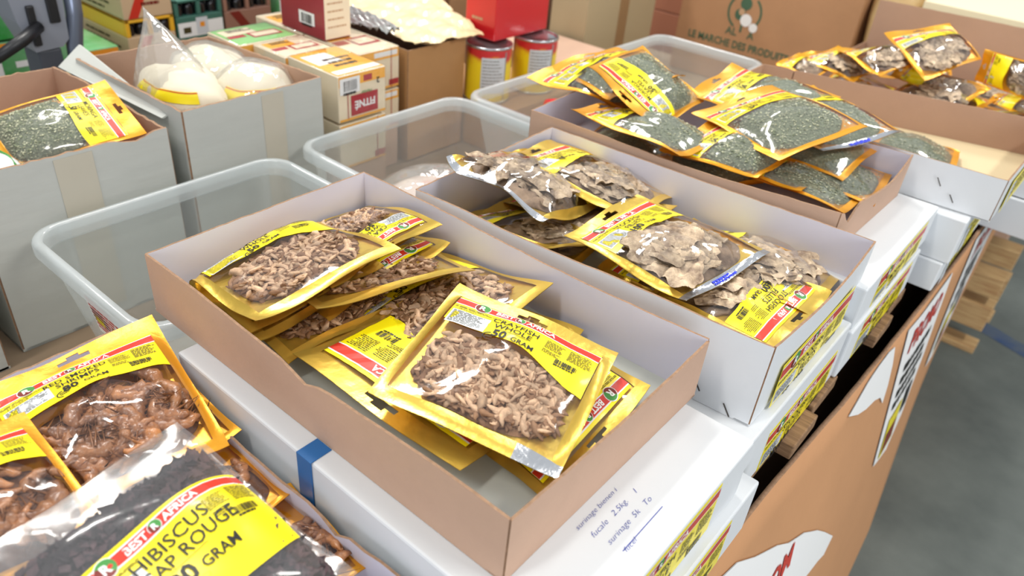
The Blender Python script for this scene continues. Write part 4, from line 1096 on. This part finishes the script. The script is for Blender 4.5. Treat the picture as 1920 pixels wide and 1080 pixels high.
def tea(label, x0, x1, y0, y1, z0, z1, green=False, front=False, top=True):
    t = carton('tea_carton', label, 'carton', (x0, y0, z0), (x1, y1, z1), TEA_C, 'shrink-wrapped tea cartons', bev=.002)
    w = y1 - y0; d = x1 - x0; h = z1 - z0
    P = Print(); r = random.Random(int(abs(x0 * 1000)))
    if top:
        c = TG if green else TO
        P.rect(-w / 2 + .003, -d + .003, w / 2 - .003, -.003, c if green or front else TC, 1)
        if front and not green:
            P.rect(-w * .40, -d * .55, w * .1, -d * .15, W_, 2); P.lines(-w * .2, w * .42, -d * .35, -d * .72, 3, K_, .55, 3, r=r); P.rect(-w * .45, -d * .95, w * .45, -d * .82, W_, 2)
        else:
            P.rect(-w * .42, -d * .45, w * .1, -d * .12, TC if green else TO, 2)
            P.rect(-w * .1, -d * .75, w * .40, -d * .45, TR, 3); P.rect(-w * .06, -d * .70, w * .36, -d * .50, TC, 4)
            P.rect(-w * .44, -d * .62, -w * .16, -d * .48, TR, 3); P.lines(-w * .3, w * .1, -d * .14, -d * .3, 2, K_, .5, 4, r=r)
        face_print(t, (x0, (y0 + y1) / 2, z1), (0, 1, 0), (-1, 0, 0), P, 'top_print')
    P = Print()
    P.rect(-w / 2 + .002, -h * .24, w / 2 - .002, -.002, TO, 1); P.rect(-w / 2 + .002, -h + .002, w / 2 - .002, -h * .93, TO, 1)
    if front:
        P.rect(-w * .47, -h * .40, -w * .06, -h * .06, W_, 2); P.barcode(-w * .40, -w * .12, -h * .34, -h * .12)
        P.rect(w * .02, -h * .21, w * .20, -h * .08, TR, 2); P.text('2', w * .33, -h * .20, h * .12, K_, 2, bold=.03, rot=math.pi, align='C')
        P.rect(-w * .25, -h * .90, w * .32, -h * .46, TR, 2)
        P.text('FITN\u00c9', w * .04, -h * .60, h * .15, W_, 3, bold=.035, rot=math.pi, align='C', wmax=w * .5)
        P.text('Herbal', w * .08, -h * .41, h * .07, G_, 3, shear=.3, rot=math.pi, align='C')
        P.rect(-w * .32, -h * .95, -w * .305, -h * .40, TR, 2)
    else:
        P.rect(-w * .1, -h * .18, w * .45, -h * .06, W_, 2); P.rect(w * .25, -h * .92, w * .48, -h * .78, TR, 2); P.rect(w * .3, -h, w * .315, -.0, TR, 2)
    face_print(t, (x1, (y0 + y1) / 2, z1), (0, 1, 0), (0, 0, 1), P, 'front_print')
    mb = MB(); mb.bbox((x0 - .0015, y0 - .0015, z0 + .001), (x1 + .0022, y1 + .0015, z1 + .0022), .004); mb.build('shrink_wrap', film('shrink_film', gloss=.9, base=.015, bump=.35, bscale=22), t, True)
    return t
tea('yellow tea carton at the front of the row, brand word upside down', -1.432, -1.262, 1.008, 1.142, .992, 1.096, front=True)
tea('cream tea carton in the middle of the front row', -1.556, -1.438, 1.004, 1.138, .992, 1.092)
tea('green tea carton at the back of the front row', -1.69, -1.562, .972, 1.132, .992, 1.092, green=True)
tea('yellow tea carton under the brand-worded one', -1.432, -1.262, 1.008, 1.142, .880, .986)
carton('brown_box', 'brown box hidden under the row of tea cartons', 'box', (-1.69, .985, .758), (-1.265, 1.145, .877), KRAFT)
tea('orange-topped tea carton in the second row, upper one', -1.60, -1.402, 1.178, 1.314, .975, 1.076, front=False)
tea('orange tea carton in the second row, lower one', -1.60, -1.402, 1.178, 1.314, .868, .970)
tea('orange tea carton behind, under the maroon carton', -1.80, -1.606, 1.178, 1.314, .975, 1.076)
carton('brown_box', 'brown box hidden under the second tea row', 'box', (-1.75, 1.178, .758), (-1.405, 1.314, .865), KRAFT)
t = carton('maroon_carton', 'maroon carton with cream side standing on the tea cartons', 'carton', (-1.69, 1.18, 1.0785), (-1.52, 1.262, 1.25), M('maroon_card', (150, 44, 56), .4, coat=.4))
P = Print(); P.rect(-.039, -.168, .039, -.002, TC, 1); P.lines(-.03, .03, -.02, -.15, 7, TN, .25, 2)
face_print(t, (-1.52, 1.221, 1.25), (0, 1, 0), (0, 0, 1), P)
P = Print(); P.rect(-.01, -.145, .05, -.115, W_, 1); P.barcode(.0, .04, -.142, -.12); P.rect(-.03, -.08, .04, -.04, W_, 1)
face_print(t, (-1.605, 1.18, 1.25), (1, 0, 0), (0, 0, 1), P)
# brown box with crumpled wrap on top
t = tray('brown_box', 'open brown cardboard box under crumpled kraft paper', 'box', [(-1.75, 1.335), (-1.75, 1.55), (-1.395, 1.552), (-1.395, 1.338)], .758, 1.06, M('kraft_dark', (176, 132, 84), .7, var=.05), KRAFT_IN, seed=14)
def crumple(name, label, cat, a, b, c, d, mat, amp, seed, th=.002, n=26):
    r = np.random.RandomState(seed)
    a, b, c, d = [np.array(p, float) for p in (a, b, c, d)]
    ws = [(r.normal(0, 1, 2) * f, r.uniform(0, 6.28), k) for f, k in ((4, 1), (8, .8), (14, .5), (24, .3))]
    ctr = (a + b + c + d) / 4
    t = thing(name, label, cat, (ctr[0], ctr[1], min(a[2], b[2], c[2], d[2])))
    tt = np.linspace(0, 1, n); U, V = np.meshgrid(tt, tt); U = U.ravel(); V = V.ravel()
    P = np.outer((1 - U) * (1 - V), a) + np.outer(U * (1 - V), b) + np.outer(U * V, c) + np.outer((1 - U) * V, d)
    z = sum(k * np.abs(np.sin(w[0] * U + w[1] * V + p)) for w, p, k in ws) * amp
    e = r.normal(0, .003, (len(U), 2))
    P[:, 2] += z; P[:, :2] += e * ((U < .01) | (U > .99) | (V < .01) | (V > .99))[:, None]
    fs = [(j * n + i, j * n + i + 1, (j + 1) * n + i + 1, (j + 1) * n + i) for j in range(n - 1) for i in range(n - 1)]
    nz = np.cross(b - a, d - a)[2]
    if nz < 0: fs = [f[::-1] for f in fs]
    mb = MB(); mb.add(P, fs); Q = P.copy(); Q[:, 2] -= th; mb.add(Q, [f[::-1] for f in fs])
    mb.build('sheet', mat, t, False)
    return t
crumple('wrapping_paper', 'crumpled beige wrapping paper lying over the brown box', 'wrapping paper', (-1.385, 1.355, 1.064), (-1.375, 1.60, 1.056), (-1.85, 1.78, 1.085), (-1.85, 1.38, 1.085), M('beige_paper', (226, 202, 156), .4, coat=.4, var=.05, vscale=9), .010, 4)
crumple('plastic_wrap', 'crumpled clear plastic wrap beside the beige wrapping paper', 'plastic wrap', (-1.46, 1.325, 1.066), (-1.46, 1.372, 1.066), (-1.84, 1.375, 1.09), (-1.82, 1.30, 1.085), M('wrap_silver', (176, 178, 176), .2, metal=.3, coat=.5), .016, 6)
# tins
CANM = bpy.data.materials.new('tin_label'); CANM.use_nodes = True
nt = CANM.node_tree; bs = nt.nodes['Principled BSDF']; bs.inputs['Roughness'].default_value = .35; bs.inputs['Coat Weight'].default_value = .4
tcn = nt.nodes.new('ShaderNodeTexCoord'); sp = nt.nodes.new('ShaderNodeSeparateXYZ'); nz_ = nt.nodes.new('ShaderNodeTexNoise'); nz_.inputs['Scale'].default_value = 22
nt.links.new(tcn.outputs['Object'], sp.inputs[0]); nt.links.new(tcn.outputs['Object'], nz_.inputs['Vector'])
ad = nt.nodes.new('ShaderNodeMath'); ad.operation = 'MULTIPLY_ADD'; ad.inputs[1].default_value = .06; nt.links.new(nz_.outputs['Fac'], ad.inputs[0]); nt.links.new(sp.outputs['Z'], ad.inputs[2])
rp = nt.nodes.new('ShaderNodeValToRGB'); rp.color_ramp.elements[0].position = .138; rp.color_ramp.elements[0].color = (*srgb(244, 214, 30), 1)
rp.color_ramp.elements[1].position = .160; rp.color_ramp.elements[1].color = (*srgb(204, 40, 44), 1)
nt.links.new(ad.outputs[0], rp.inputs[0]); nt.links.new(rp.outputs[0], bs.inputs['Base Color'])
TIN = M('tin_metal', (190, 194, 198), .25, metal=.9)
def can(label, c, r, h):
    t = thing('tin_can', label, 'tin can', c, 'large tin cans')
    mb = MB(); mb.lathe(c, [(r, .004), (r, h - .006)], 40); mb.build('body', CANM, t, True)
    mb = MB(); mb.lathe(c, [(0, h - .008), (r * .82, h - .008), (r * .86, h - .006), (r * .94, h - .006), (r * .95, h), (r * 1.02, h), (r * 1.02, h - .006), (r, h - .007)], 40); mb.build('rim', TIN, t, True)
    mb = MB(); mb.lathe(c, [(r, .005), (r * 1.02, .004), (r * 1.02, 0), (0, 0)], 40); mb.build('bottom_rim', TIN, t, True)
    P = Print(); P.rect(-.034, -.112, .034, -.014, T_, 1); P.lines(-.030, .030, -.018, -.108, 10, F_, .2, 2)
    a0 = -.62
    def fm(x, y, lv):
        a = a0 + x / r; rr = r + .0008 + .0003 * lv
        return np.stack([c[0] + rr * np.cos(a), c[1] + rr * np.sin(a), c[2] + h - .012 + y], 1)
    pb = MB(); P.emit(pb, fm); pb.build('printed_panel', PM2, t)
    P = Print(); P.rect(-.002, -h + .02, .002, 0, T_, 1); a0 = -.05 
    pb = MB(); P.emit(pb, fm); pb.build('seam', TIN, t)
can('large red and yellow tin can, left one', (-1.375, 1.628, .885), .064, .155)
can('large red and yellow tin can, right one', (-1.345, 1.80, .885), .064, .155)
carton('brown_box', 'brown box under the two tin cans', 'box', (-1.62, 1.56, .758), (-1.255, 1.90, .884), MATS['kraft_dark'])
RB = M('red_card', (206, 24, 32), .35, coat=.4)
t = thing('red_carton', 'bright red carton standing across the two tin cans', 'carton', (-1.40, 1.75, 1.041))
mb = MB(); mb.bbox((-1.475, 1.635, 1.041), (-1.365, 1.872, 1.30), .003); mb.build('body', RB, t)
P = Print(); P.rect(.04, -.15, .075, -.125, TN, 1); face_print(t, (-1.365, 1.753, 1.30), (0, 1, 0), (0, 0, 1), P)
P = Print(); P.lines(-.03, .02, -.05, -.24, 3, TN, .12, 1); face_print(t, (-1.42, 1.635, 1.30), (1, 0, 0), (0, 0, 1), P)
# tall carton
t = carton('tall_carton', 'tall brown carton with a tape strip, right of the tin cans', 'carton', (-1.60, 2.21, .758), (-1.45, 2.66, 1.35), M('kraft_olive', (178, 162, 128), .7))
sticker(t, (-1.45, 2.44, 1.349), (0, 1, 0), (0, 0, 1), .06, .55, None, 'tape', TAPE_B)
carton('brown_box', 'brown box between the tin cans and the tall carton', 'box', (-1.62, 1.92, .758), (-1.25, 2.19, .93), KRAFT)
# printed carton
t = carton('printed_carton', 'brown carton with green French print behind the clear bins', 'carton', (-1.39, 2.75, .758), (-.74, 3.15, 1.45), M('kraft_print_box', (178, 134, 96), .75, var=.05))
P = Print()
P.text('AL    A', 0.0, -.515, .026, DG, 1, bold=.02, wmax=.14); P.text('LE MARCHE DES PRODUITS', 0.0, -.56, .026, DG, 1, bold=.025, wmax=.40); P.text('LE MARCHE DES PRODUITS', 0.02, -.585, .010, DG, 1, wmax=.30)
P.ring(0, -.43, .058, .066, DG, 1, a0=2.2, a1=4.2); P.ring(0, -.43, .058, .066, DG, 1, a0=-1.0, a1=.9)
P.disc(0, -.40, .022, DG, 1); P.disc(-.015, -.44, .020, DG, 1); P.disc(.012, -.455, .022, W_, 2); P.disc(.045, -.475, .016, W_, 2); P.disc(-.01, -.43, .012, TN, 2); P.rect(-.004, -.5, .004, -.42, DG, 1)
face_print(t, (-1.135, 2.75, 1.45), (1, 0, 0), (0, 0, 1), P)
# paper sacks
def sack(label, c, w, d, h, seed, mat, txt=None):
    r = np.random.RandomState(seed)
    t = thing('paper_sack', label, 'sack', c, 'paper sacks')
    n = 26; m = 16; vs = []; fs = []
    ws = [(r.normal(0, 1, 2) * f, r.uniform(0, 6.28), k) for f, k in ((2, 1), (4, .7), (8, .4), (14, .2))]
    for j in range(m + 1):
        v = j / m
        for i in range(n):
            a = 2 * math.pi * i / n
            ca, sa = math.cos(a), math.sin(a)
            q = (abs(ca) ** 4 + abs(sa) ** 4) ** -.25
            wz = sum(k * math.sin(w0[0] * ca * 1.5 + w0[1] * v * 3 + p) for w0, p, k in ws) * .008
            pinch = 1 - .55 * max(0, (v - .72) / .28) ** 1.5
            bul = 1 + .06 * math.sin(math.pi * v)
            vs.append((c[0] + (w / 2 * bul + wz) * q * ca, c[1] + (d / 2 * bul + wz) * q * sa * pinch, c[2] + h * v + (.02 * math.sin(3 * ca + seed) if j == m else 0)))
    for j in range(m):
        for i in range(n): fs.append((j * n + i, j * n + (i + 1) % n, (j + 1) * n + (i + 1) % n, (j + 1) * n + i))
    fs.append(tuple(range(n))[::-1]); fs.append(tuple(m * n + i for i in range(n)))
    mb = MB(); mb.add(vs, fs); mb.build('body', mat, t, True)
    if txt:
        P = Print(); P.text(txt, 0, 0, .026, DG, 1, bold=.01)
        face_print(t, (c[0], c[1] - d / 2 - .016, c[2] + h * .35), (1, 0, 0), (0, 0, 1), P)
SK = M('sack_paper', (202, 172, 120), .55, var=.06, vscale=6, bump=.4, bscale=18, coat=.2)
sack('beige paper sack leaning beside the printed carton', (-.655, 2.86, .758), .14, .16, .46, 3, SK)
sack('beige paper sack behind the upright brown flap', (-.78, 3.42, .758), .22, .16, .52, 5, SK)
carton('pale_carton', 'pale beige carton behind the upright brown flap', 'carton', (-.55, 2.66, .95), (.25, 3.7, 1.20), M('pale_card', (226, 212, 178), .7))
carton('brown_box', 'brown carton under the pale beige one at far right', 'box', (-.55, 3.36, 0), (-.20, 3.68, .949), KRAFT)
# red can in the third bin
t = thing('food_can', 'red and yellow can lying in the clear bin', 'can', (-1.04, 1.58, .90))
ax = Vector((.5, .86, 0)).normalized()
c0 = Vector((-1.075, 1.52, .95))
mb = MB(); mb.tube([c0, c0 + ax * .045], .038, 24); mb.build('red_end', RB, t, True)
mb = MB(); mb.tube([c0 + ax * .045, c0 + ax * .06], .0385, 24); mb.build('yellow_band', YEL, t, True)
mb = MB(); mb.tube([c0 + ax * .06, c0 + ax * .15], .038, 24); mb.build('body', M('can_red', (214, 40, 44), .35, vscale=26, col2=(244, 190, 40), coat=.4), t, True)
for k in range(5):
    y = 1.44 + .07 * k
    t = thing('food_can', ['green-topped can standing in the bin, nearest the camera', 'can in the clear bin, second from the near end', 'can in the clear bin, third from the near end', 'can in the clear bin, fourth from the near end', 'can in the clear bin, farthest from the near end'][k], 'can', (-1.10, y, .765), 'cans standing in the clear bin')
    mb = MB(); mb.lathe((-1.08, y, .765), [(0, 0), (.033, 0), (.033, .115), (0, .115)], 20); mb.build('body', [M('can_red2', (196, 60, 60), .4), M('can_yel', (214, 190, 60), .4)][k % 2], t, True)
    mb = MB(); mb.lathe((-1.08, y, .765), [(.034, .113), (.034, .12), (.03, .12), (.028, .116), (0, .116)], 20); mb.build('lid', TIN, t, True)
# loose clear bags in the second bin
def blob(c, rx, ry, rz, seed, amp=.12, n=30, m=18, peak=None, top=1.0):
    r = np.random.RandomState(seed)
    ws = [(r.normal(0, 1, 3) * f, r.uniform(0, 6.28), k) for f, k in ((2.0, 1), (3.6, .6), (7, .35), (12, .2))]
    vs = []; fs = []
    for j in range(m + 1):
        ph = math.pi * j / m
        for i in range(n):
            th = 2 * math.pi * i / n
            d = np.array([math.sin(ph) * math.cos(th), math.sin(ph) * math.sin(th), math.cos(ph)])
            k = 1 + amp * sum(a * math.sin(w @ d + p) for w, p, a in ws)
            p = np.array([c[0] + rx * d[0] * k, c[1] + ry * d[1] * k, c[2] + rz * d[2] * k])
            if peak is not None and d[2] > 0:
                s_ = d[2] ** 1.1
                p = p * (1 - s_) + np.array(peak) * s_
                p[:2] += (np.array([math.cos(5 * th), math.sin(4 * th)]) * .004 * math.sin(math.pi * s_))
            vs.append(p)
    for j in range(m):
        for i in range(n): fs.append((j * n + i, (j + 1) * n + i, (j + 1) * n + (i + 1) % n, j * n + (i + 1) % n))
    return vs, fs
BAGF = film('bag_film', tint=(.95, .95, .95), gloss=1.0, base=.05, milk=.20, bump=.5, bscale=24, milkcol=(.86, .87, .85))
PINK = M('pink_print', (214, 150, 150), .5)
for k, (lab, c, rr) in enumerate((('clear plastic bag with pale pink print in the second bin', (-1.03, 1.03, .90), (.085, .10, .055)), ('small clear bag at the left of the second bin', (-1.09, .915, .875), (.06, .04, .045)))):
    t = thing('clear_bag', lab, 'bag', (c[0], c[1], .77), 'loose clear bags in the bin')
    v, f = blob(c, *rr, 30 + k, .16); mb = MB(); mb.add(v, f); mb.build('film', BAGF, t, True)
    v, f = blob((c[0], c[1], c[2] - .012), rr[0] * .85, rr[1] * .85, rr[2] * .75, 30 + k, .14); mb = MB(); mb.add(v, f); mb.build('contents', M('pale_contents', (214, 204, 190), .6, vscale=14, col2=(198, 168, 160)), t, True)
# flour bags
FLOUR = M('flour', (222, 212, 188), .8, var=.04, vscale=12, bump=.2, bscale=40)
def flour_bag(label, c, rr, seed, peak, lab_at):
    t = thing('flour_bag', label, 'bag', (c[0], c[1], c[2] - rr[2]), 'clear bags of flour in the corrugated box')
    v, f = blob(c, *rr, seed, .08); mb = MB(); mb.add(v, f); mb.build('flour', FLOUR, t, True)
    v, f = blob((c[0], c[1], c[2] + .004), rr[0] * 1.06, rr[1] * 1.06, rr[2] * 1.08, seed, .08, peak=peak); mb = MB(); mb.add(v, f); mb.build('film', BAGF, t, True)
    if lab_at:
        (a0, a1, e0, e1) = lab_at
        vs = []; n = 12
        r = np.random.RandomState(seed)
        ws = [(r.normal(0, 1, 3) * f_, r.uniform(0, 6.28), k) for f_, k in ((2.0, 1), (3.6, .6), (7, .35), (12, .2))]
        def at(az, el, s_):
            d = np.array([math.cos(el) * math.cos(az), math.cos(el) * math.sin(az), math.sin(el)])
            k = (1 + .08 * sum(a * math.sin(w @ d + p) for w, p, a in ws)) * s_
            return (c[0] + rr[0] * d[0] * k, c[1] + rr[1] * d[1] * k, c[2] + rr[2] * d[2] * k)
        for nm, f0, f1, mt, s_ in (('label', 0, 1, YEL, 1.02), ('red_stripe', .86, .94, RED, 1.03)):
            mb = MB(); vs = [at(a0 + (a1 - a0) * i / n, (e0 + (e1 - e0) * (f0 + (f1 - f0) * j / 5)), s_) for j in range(6) for i in range(n + 1)]
            mb.add(vs, [(j * (n + 1) + i, j * (n + 1) + i + 1, (j + 1) * (n + 1) + i + 1, (j + 1) * (n + 1) + i) for j in range(5) for i in range(n)])
            mb.build(nm, mt, t, True)
flour_bag('clear bag of flour with pointed knotted top, left one', (-1.40, .735, 1.065), (.105, .070, .075), 3, (-1.50, .735, 1.225), (-2.1, -.3, .35, .62))
flour_bag('clear bag of flour lying at the back of the box', (-1.50, .86, 1.06), (.09, .075, .06), 5, None, None)
flour_bag('clear bag of flour with slanted yellow label, front one', (-1.355, .87, 1.045), (.08, .085, .07), 7, None, (-1.6, .2, .35, .75))
for lab, c, sz in (('white packet with green line at the left edge of the corrugated box', (-1.325, .352, 1.055), (.06, .042, .028)),):
    t = thing('white_packet', lab, 'packet', (c[0], c[1], 1.04))
    v, f = blob(c, *sz, 15, .06); mb = MB(); mb.add(v, f); mb.build('film', M('packet_white', (216, 218, 216), .35, coat=.4, var=.05, vscale=20, bump=.5, bscale=40), t, True)
    mb = MB(); mb.tube([(c[0] - .05, c[1] + .030, c[2] + .016), (c[0], c[1] + .034, c[2] + .019), (c[0] + .04, c[1] + .03, c[2] + .014)], .0025, 6); mb.build('green_line', GREEN, t, True)
carton('brown_box', 'brown box inside the tall corrugated box, under the moringa bag', 'box', (-1.64, .32, .765), (-1.28, .60, .985), KRAFT)
carton('brown_box', 'brown box inside the flour box, under the flour bags', 'box', (-1.60, .665, .765), (-1.275, .93, .985), KRAFT)
# ------------------------------------------------------------------ drinks cases and machine in the far left
GLASS = M('dark_bottle', (26, 26, 30), .12, coat=.5)
def drinks_case(label, x0, x1, y0, y1, z0, z1, col, frame, stripe, k):
    t = thing('drinks_case', label, 'drinks case', ((x0 + x1) / 2, (y0 + y1) / 2, z0), 'cases of bottled drinks')
    zc = z0 + (z1 - z0) * .60
    mb = MB(); mb.bbox((x0, y0, z0), (x1, y1, zc), .003); mb.build('body', col, t)
    n = 2
    for q in range(n + 1):
        y = y0 + (y1 - y0 - .012) * q / n
        mb = MB(); mb.bbox((x1 - .012, y, zc), (x1, y + .012, z1), .002); mb.build('post', frame, t)
    mb = MB(); mb.bbox((x0, y0, zc), (x1 - .012, y0 + .008, z1), .002); mb.build('side_panel', frame, t)
    mb = MB(); mb.bbox((x0, y0, z1 - .008), (x1, y1, z1), .002); mb.build('top_panel', frame, t)
    for q in range(2 * n):
        y = y0 + (y1 - y0) * (q + .5) / (2 * n); r = (y1 - y0) / (4 * n) * .92
        mb = MB(); mb.lathe((x1 - .012 - r, y, zc), [(r, 0), (r, .02), (r * .8, .032), (r * .4, z1 - zc - .008)], 14); mb.build('bottle', GLASS, t, True)
    w = y1 - y0; h = zc - z0; P = Print()
    if stripe == 'red':
        P.p.append((np.array([(-w * .42, -h + .002), (-w * .22, -h + .002), (w * .02, -.002), (-w * .18, -.002)]), [(0, 1, 2, 3)], R_, 1)); P.lines(-w * .12, w * .3, -h * .35, -h * .55, 1, B_, .6, 1)
    elif stripe == 'white':
        P.rect(-w * .48, -h * .85, w * .48, -h * .25, W_, 1); P.rect(-w * .1, -h * .8, w * .15, -h * .1, T_, 2); P.rect(-w * .38, -h * .7, -w * .22, -h * .45, F_, 2); P.rect(-w * .02, -h * .5, w * .08, -h * .3, OR, 3)
    else:
        P.p.append((np.array([(-w * .1, -h + .002), (w * .1, -h + .002), (-w * .2, -.002), (-w * .4, -.002)]), [(0, 1, 2, 3)], B_, 1))
    face_print(t, (x1, (y0 + y1) / 2, zc), (0, 1, 0), (0, 0, 1), P)
    P = Print(); P.lines(-.1, .1, -.01, -h * .9, 3, F_, .35, 1); face_print(t, ((x0 + x1) / 2, y0, zc), (1, 0, 0), (0, 0, 1), P)
TANB = M('case_tan', (206, 176, 140), .5, coat=.3); YELB = M('case_yellow', (238, 180, 40), .5, coat=.3)
GRNB = M('case_green', (60, 110, 96), .5, coat=.3); BRNB = M('case_brown', (150, 110, 92), .5, coat=.3)
for k in range(3):
    drinks_case(['tan drinks case with red stripe, lowest visible', 'tan drinks case with red stripe and dark bottles, middle', 'tan drinks case with red stripe, top one'][k], -2.50, -2.2, 1.02, 1.165, .755 + .119 * k, .872 + .119 * k, TANB, YELB, 'red', k)
for k in range(2):
    drinks_case(['green drinks case with white panel, lower one', 'green drinks case with white panel, upper one'][k], -2.50, -2.2, 1.172, 1.325, .79 + .119 * k, .907 + .119 * k, GRNB, GRNB, 'white', k)
    drinks_case(['brown drinks case beside the green one, lower', 'brown drinks case beside the green one, upper'][k], -2.50, -2.2, 1.332, 1.50, .785 + .119 * k, .902 + .119 * k, BRNB, BRNB, 'diag', k)
carton('brown_box', 'brown carton stack under the tan drinks cases', 'box', (-2.5, 1.0, 0), (-2.19, 1.168, .754), KRAFT)
carton('brown_box', 'brown carton stack under the green and brown drinks cases', 'box', (-2.5, 1.170, 0), (-2.19, 1.52, .783), KRAFT)
GR1 = M('pack_green', (44, 150, 62), .35, coat=.5, vscale=9, col2=(120, 176, 130))
def green_pack(label, lo, hi):
    t = carton('bottle_pack', label, 'drinks pack', lo, hi, GR1, 'green shrink-wrapped packs')
    w = hi[1] - lo[1]; h = hi[2] - lo[2]; P = Print()
    P.rect(-w / 2 + .003, -h * .12, w / 2 - .003, -h * .02, OR, 1); P.rect(-w * .5 + .003, -h * .9, -w * .36, -h * .15, W_, 1); P.rect(-w * .2, -h * .5, w * .08, -h * .38, W_, 1); P.ring(w * .3, -h * .5, w * .10, w * .15, OR, 1, a0=1.2, a1=5.0)
    face_print(t, (hi[0], (lo[1] + hi[1]) / 2, hi[2]), (0, 1, 0), (0, 0, 1), P)
green_pack('green drinks pack at the far left, lower one', (-2.5, .66, .85), (-2.2, .86, .985))
green_pack('green drinks pack at the far left, upper one', (-2.5, .66, .99), (-2.2, .82, 1.12))
green_pack('green drinks pack right of the brown drinks cases', (-2.5, 1.53, .85), (-2.2, 1.66, 1.05))
green_pack('green drinks pack below the tan cases', (-2.5, .875, .76), (-2.2, .99, .93))
carton('brown_box', 'brown carton stack under the green packs at far left', 'box', (-2.5, .65, 0), (-2.19, .99, .759), KRAFT)
carton('brown_box', 'brown carton between far-left green packs and the stack below', 'box', (-2.49, .66, .76), (-2.205, .865, .849), KRAFT)
carton('brown_box', 'brown carton stack under the right-hand green pack', 'box', (-2.5, 1.53, 0), (-2.19, 1.9, .849), KRAFT)
# further cartons behind
cols = [(150, 100, 80), (190, 150, 110), (120, 90, 70), (90, 140, 90), (170, 120, 90), (180, 140, 100)]
names = ['reddish', 'pale', 'dark', 'green', 'russet', 'buff']
for k in range(6):
    y = 1.92 + .42 * k
    carton('stock_carton', '%s carton standing in the back row of the hall' % names[k], 'carton', (-2.75, y, 0), (-2.2, y + .40, 1.0 + .06 * (k % 3)), M('back_card_%s' % names[k], cols[k], .7), 'cartons in the back row')
carton('wooden_crate', 'reddish brown crate behind the tall carton', 'crate', (-1.95, 3.2, 0), (-1.42, 3.6, .835), M('crate_red', (168, 110, 84), .6))
carton('wooden_crate', 'reddish brown crate stacked behind the printed carton', 'crate', (-1.95, 3.2, .838), (-1.42, 3.6, 1.1), MATS['crate_red'])
# grey machine
GRY = M('grey_plastic', (128, 132, 142), .4, spec=.5); DGR = M('dark_grey_plastic', (70, 74, 84), .4); BLK = M('black_plastic', (22, 22, 26), .4)
t = thing('hand_truck', 'grey plastic machine column with black lever and tube handle', 'hand truck', (-1.97, .72, 0))
mb = MB()
prof = [(.684, 1.03), (.745, 1.034), (.762, 1.05), (.772, 1.25), (.640, 1.26), (.660, 1.10)]
vs = [(-1.94, y, z) for y, z in prof] + [(-2.04, y, z) for y, z in prof]; n = len(prof)
mb.add(vs, [tuple(range(n)), tuple(range(2 * n - 1, n - 1, -1))] + [(i, i + n, (i + 1) % n + n, (i + 1) % n) for i in range(n)])
mb.build('housing', GRY, t)
mb = MB(); mb.bbox((-1.942, .683, 1.045), (-1.932, .70, 1.135), .003); mb.build('slot', BLK, t)
mb = MB(); mb.bbox((-1.942, .728, 1.09), (-1.934, .752, 1.25), .003); mb.build('window', BLK, t)
mb = MB(); mb.bbox((-2.03, .69, 0.0), (-1.945, .742, 1.03), .004); mb.build('column', DGR, t)
mb = MB(); mb.tube([(-1.935, .70, 1.088), (-1.90, .65, 1.075), (-1.88, .58, 1.05)], [.014, .014, .012], 10); mb.build('lever', BLK, t, True)
mb = MB(); mb.tube([(-1.95, .752, 0.0), (-1.95, .768, .95), (-1.95, .775, 1.03), (-1.95, .79, 1.10), (-1.95, .80, 1.27)], .0185, 16); mb.build('tube_handle', M('steel_grey_tube', (120, 128, 146), .25, metal=.6), t, True)
mb = MB(); mb.bbox((-2.1, .62, 0.001), (-1.86, .85, .04), .006); mb.build('base_plate', DGR, t)
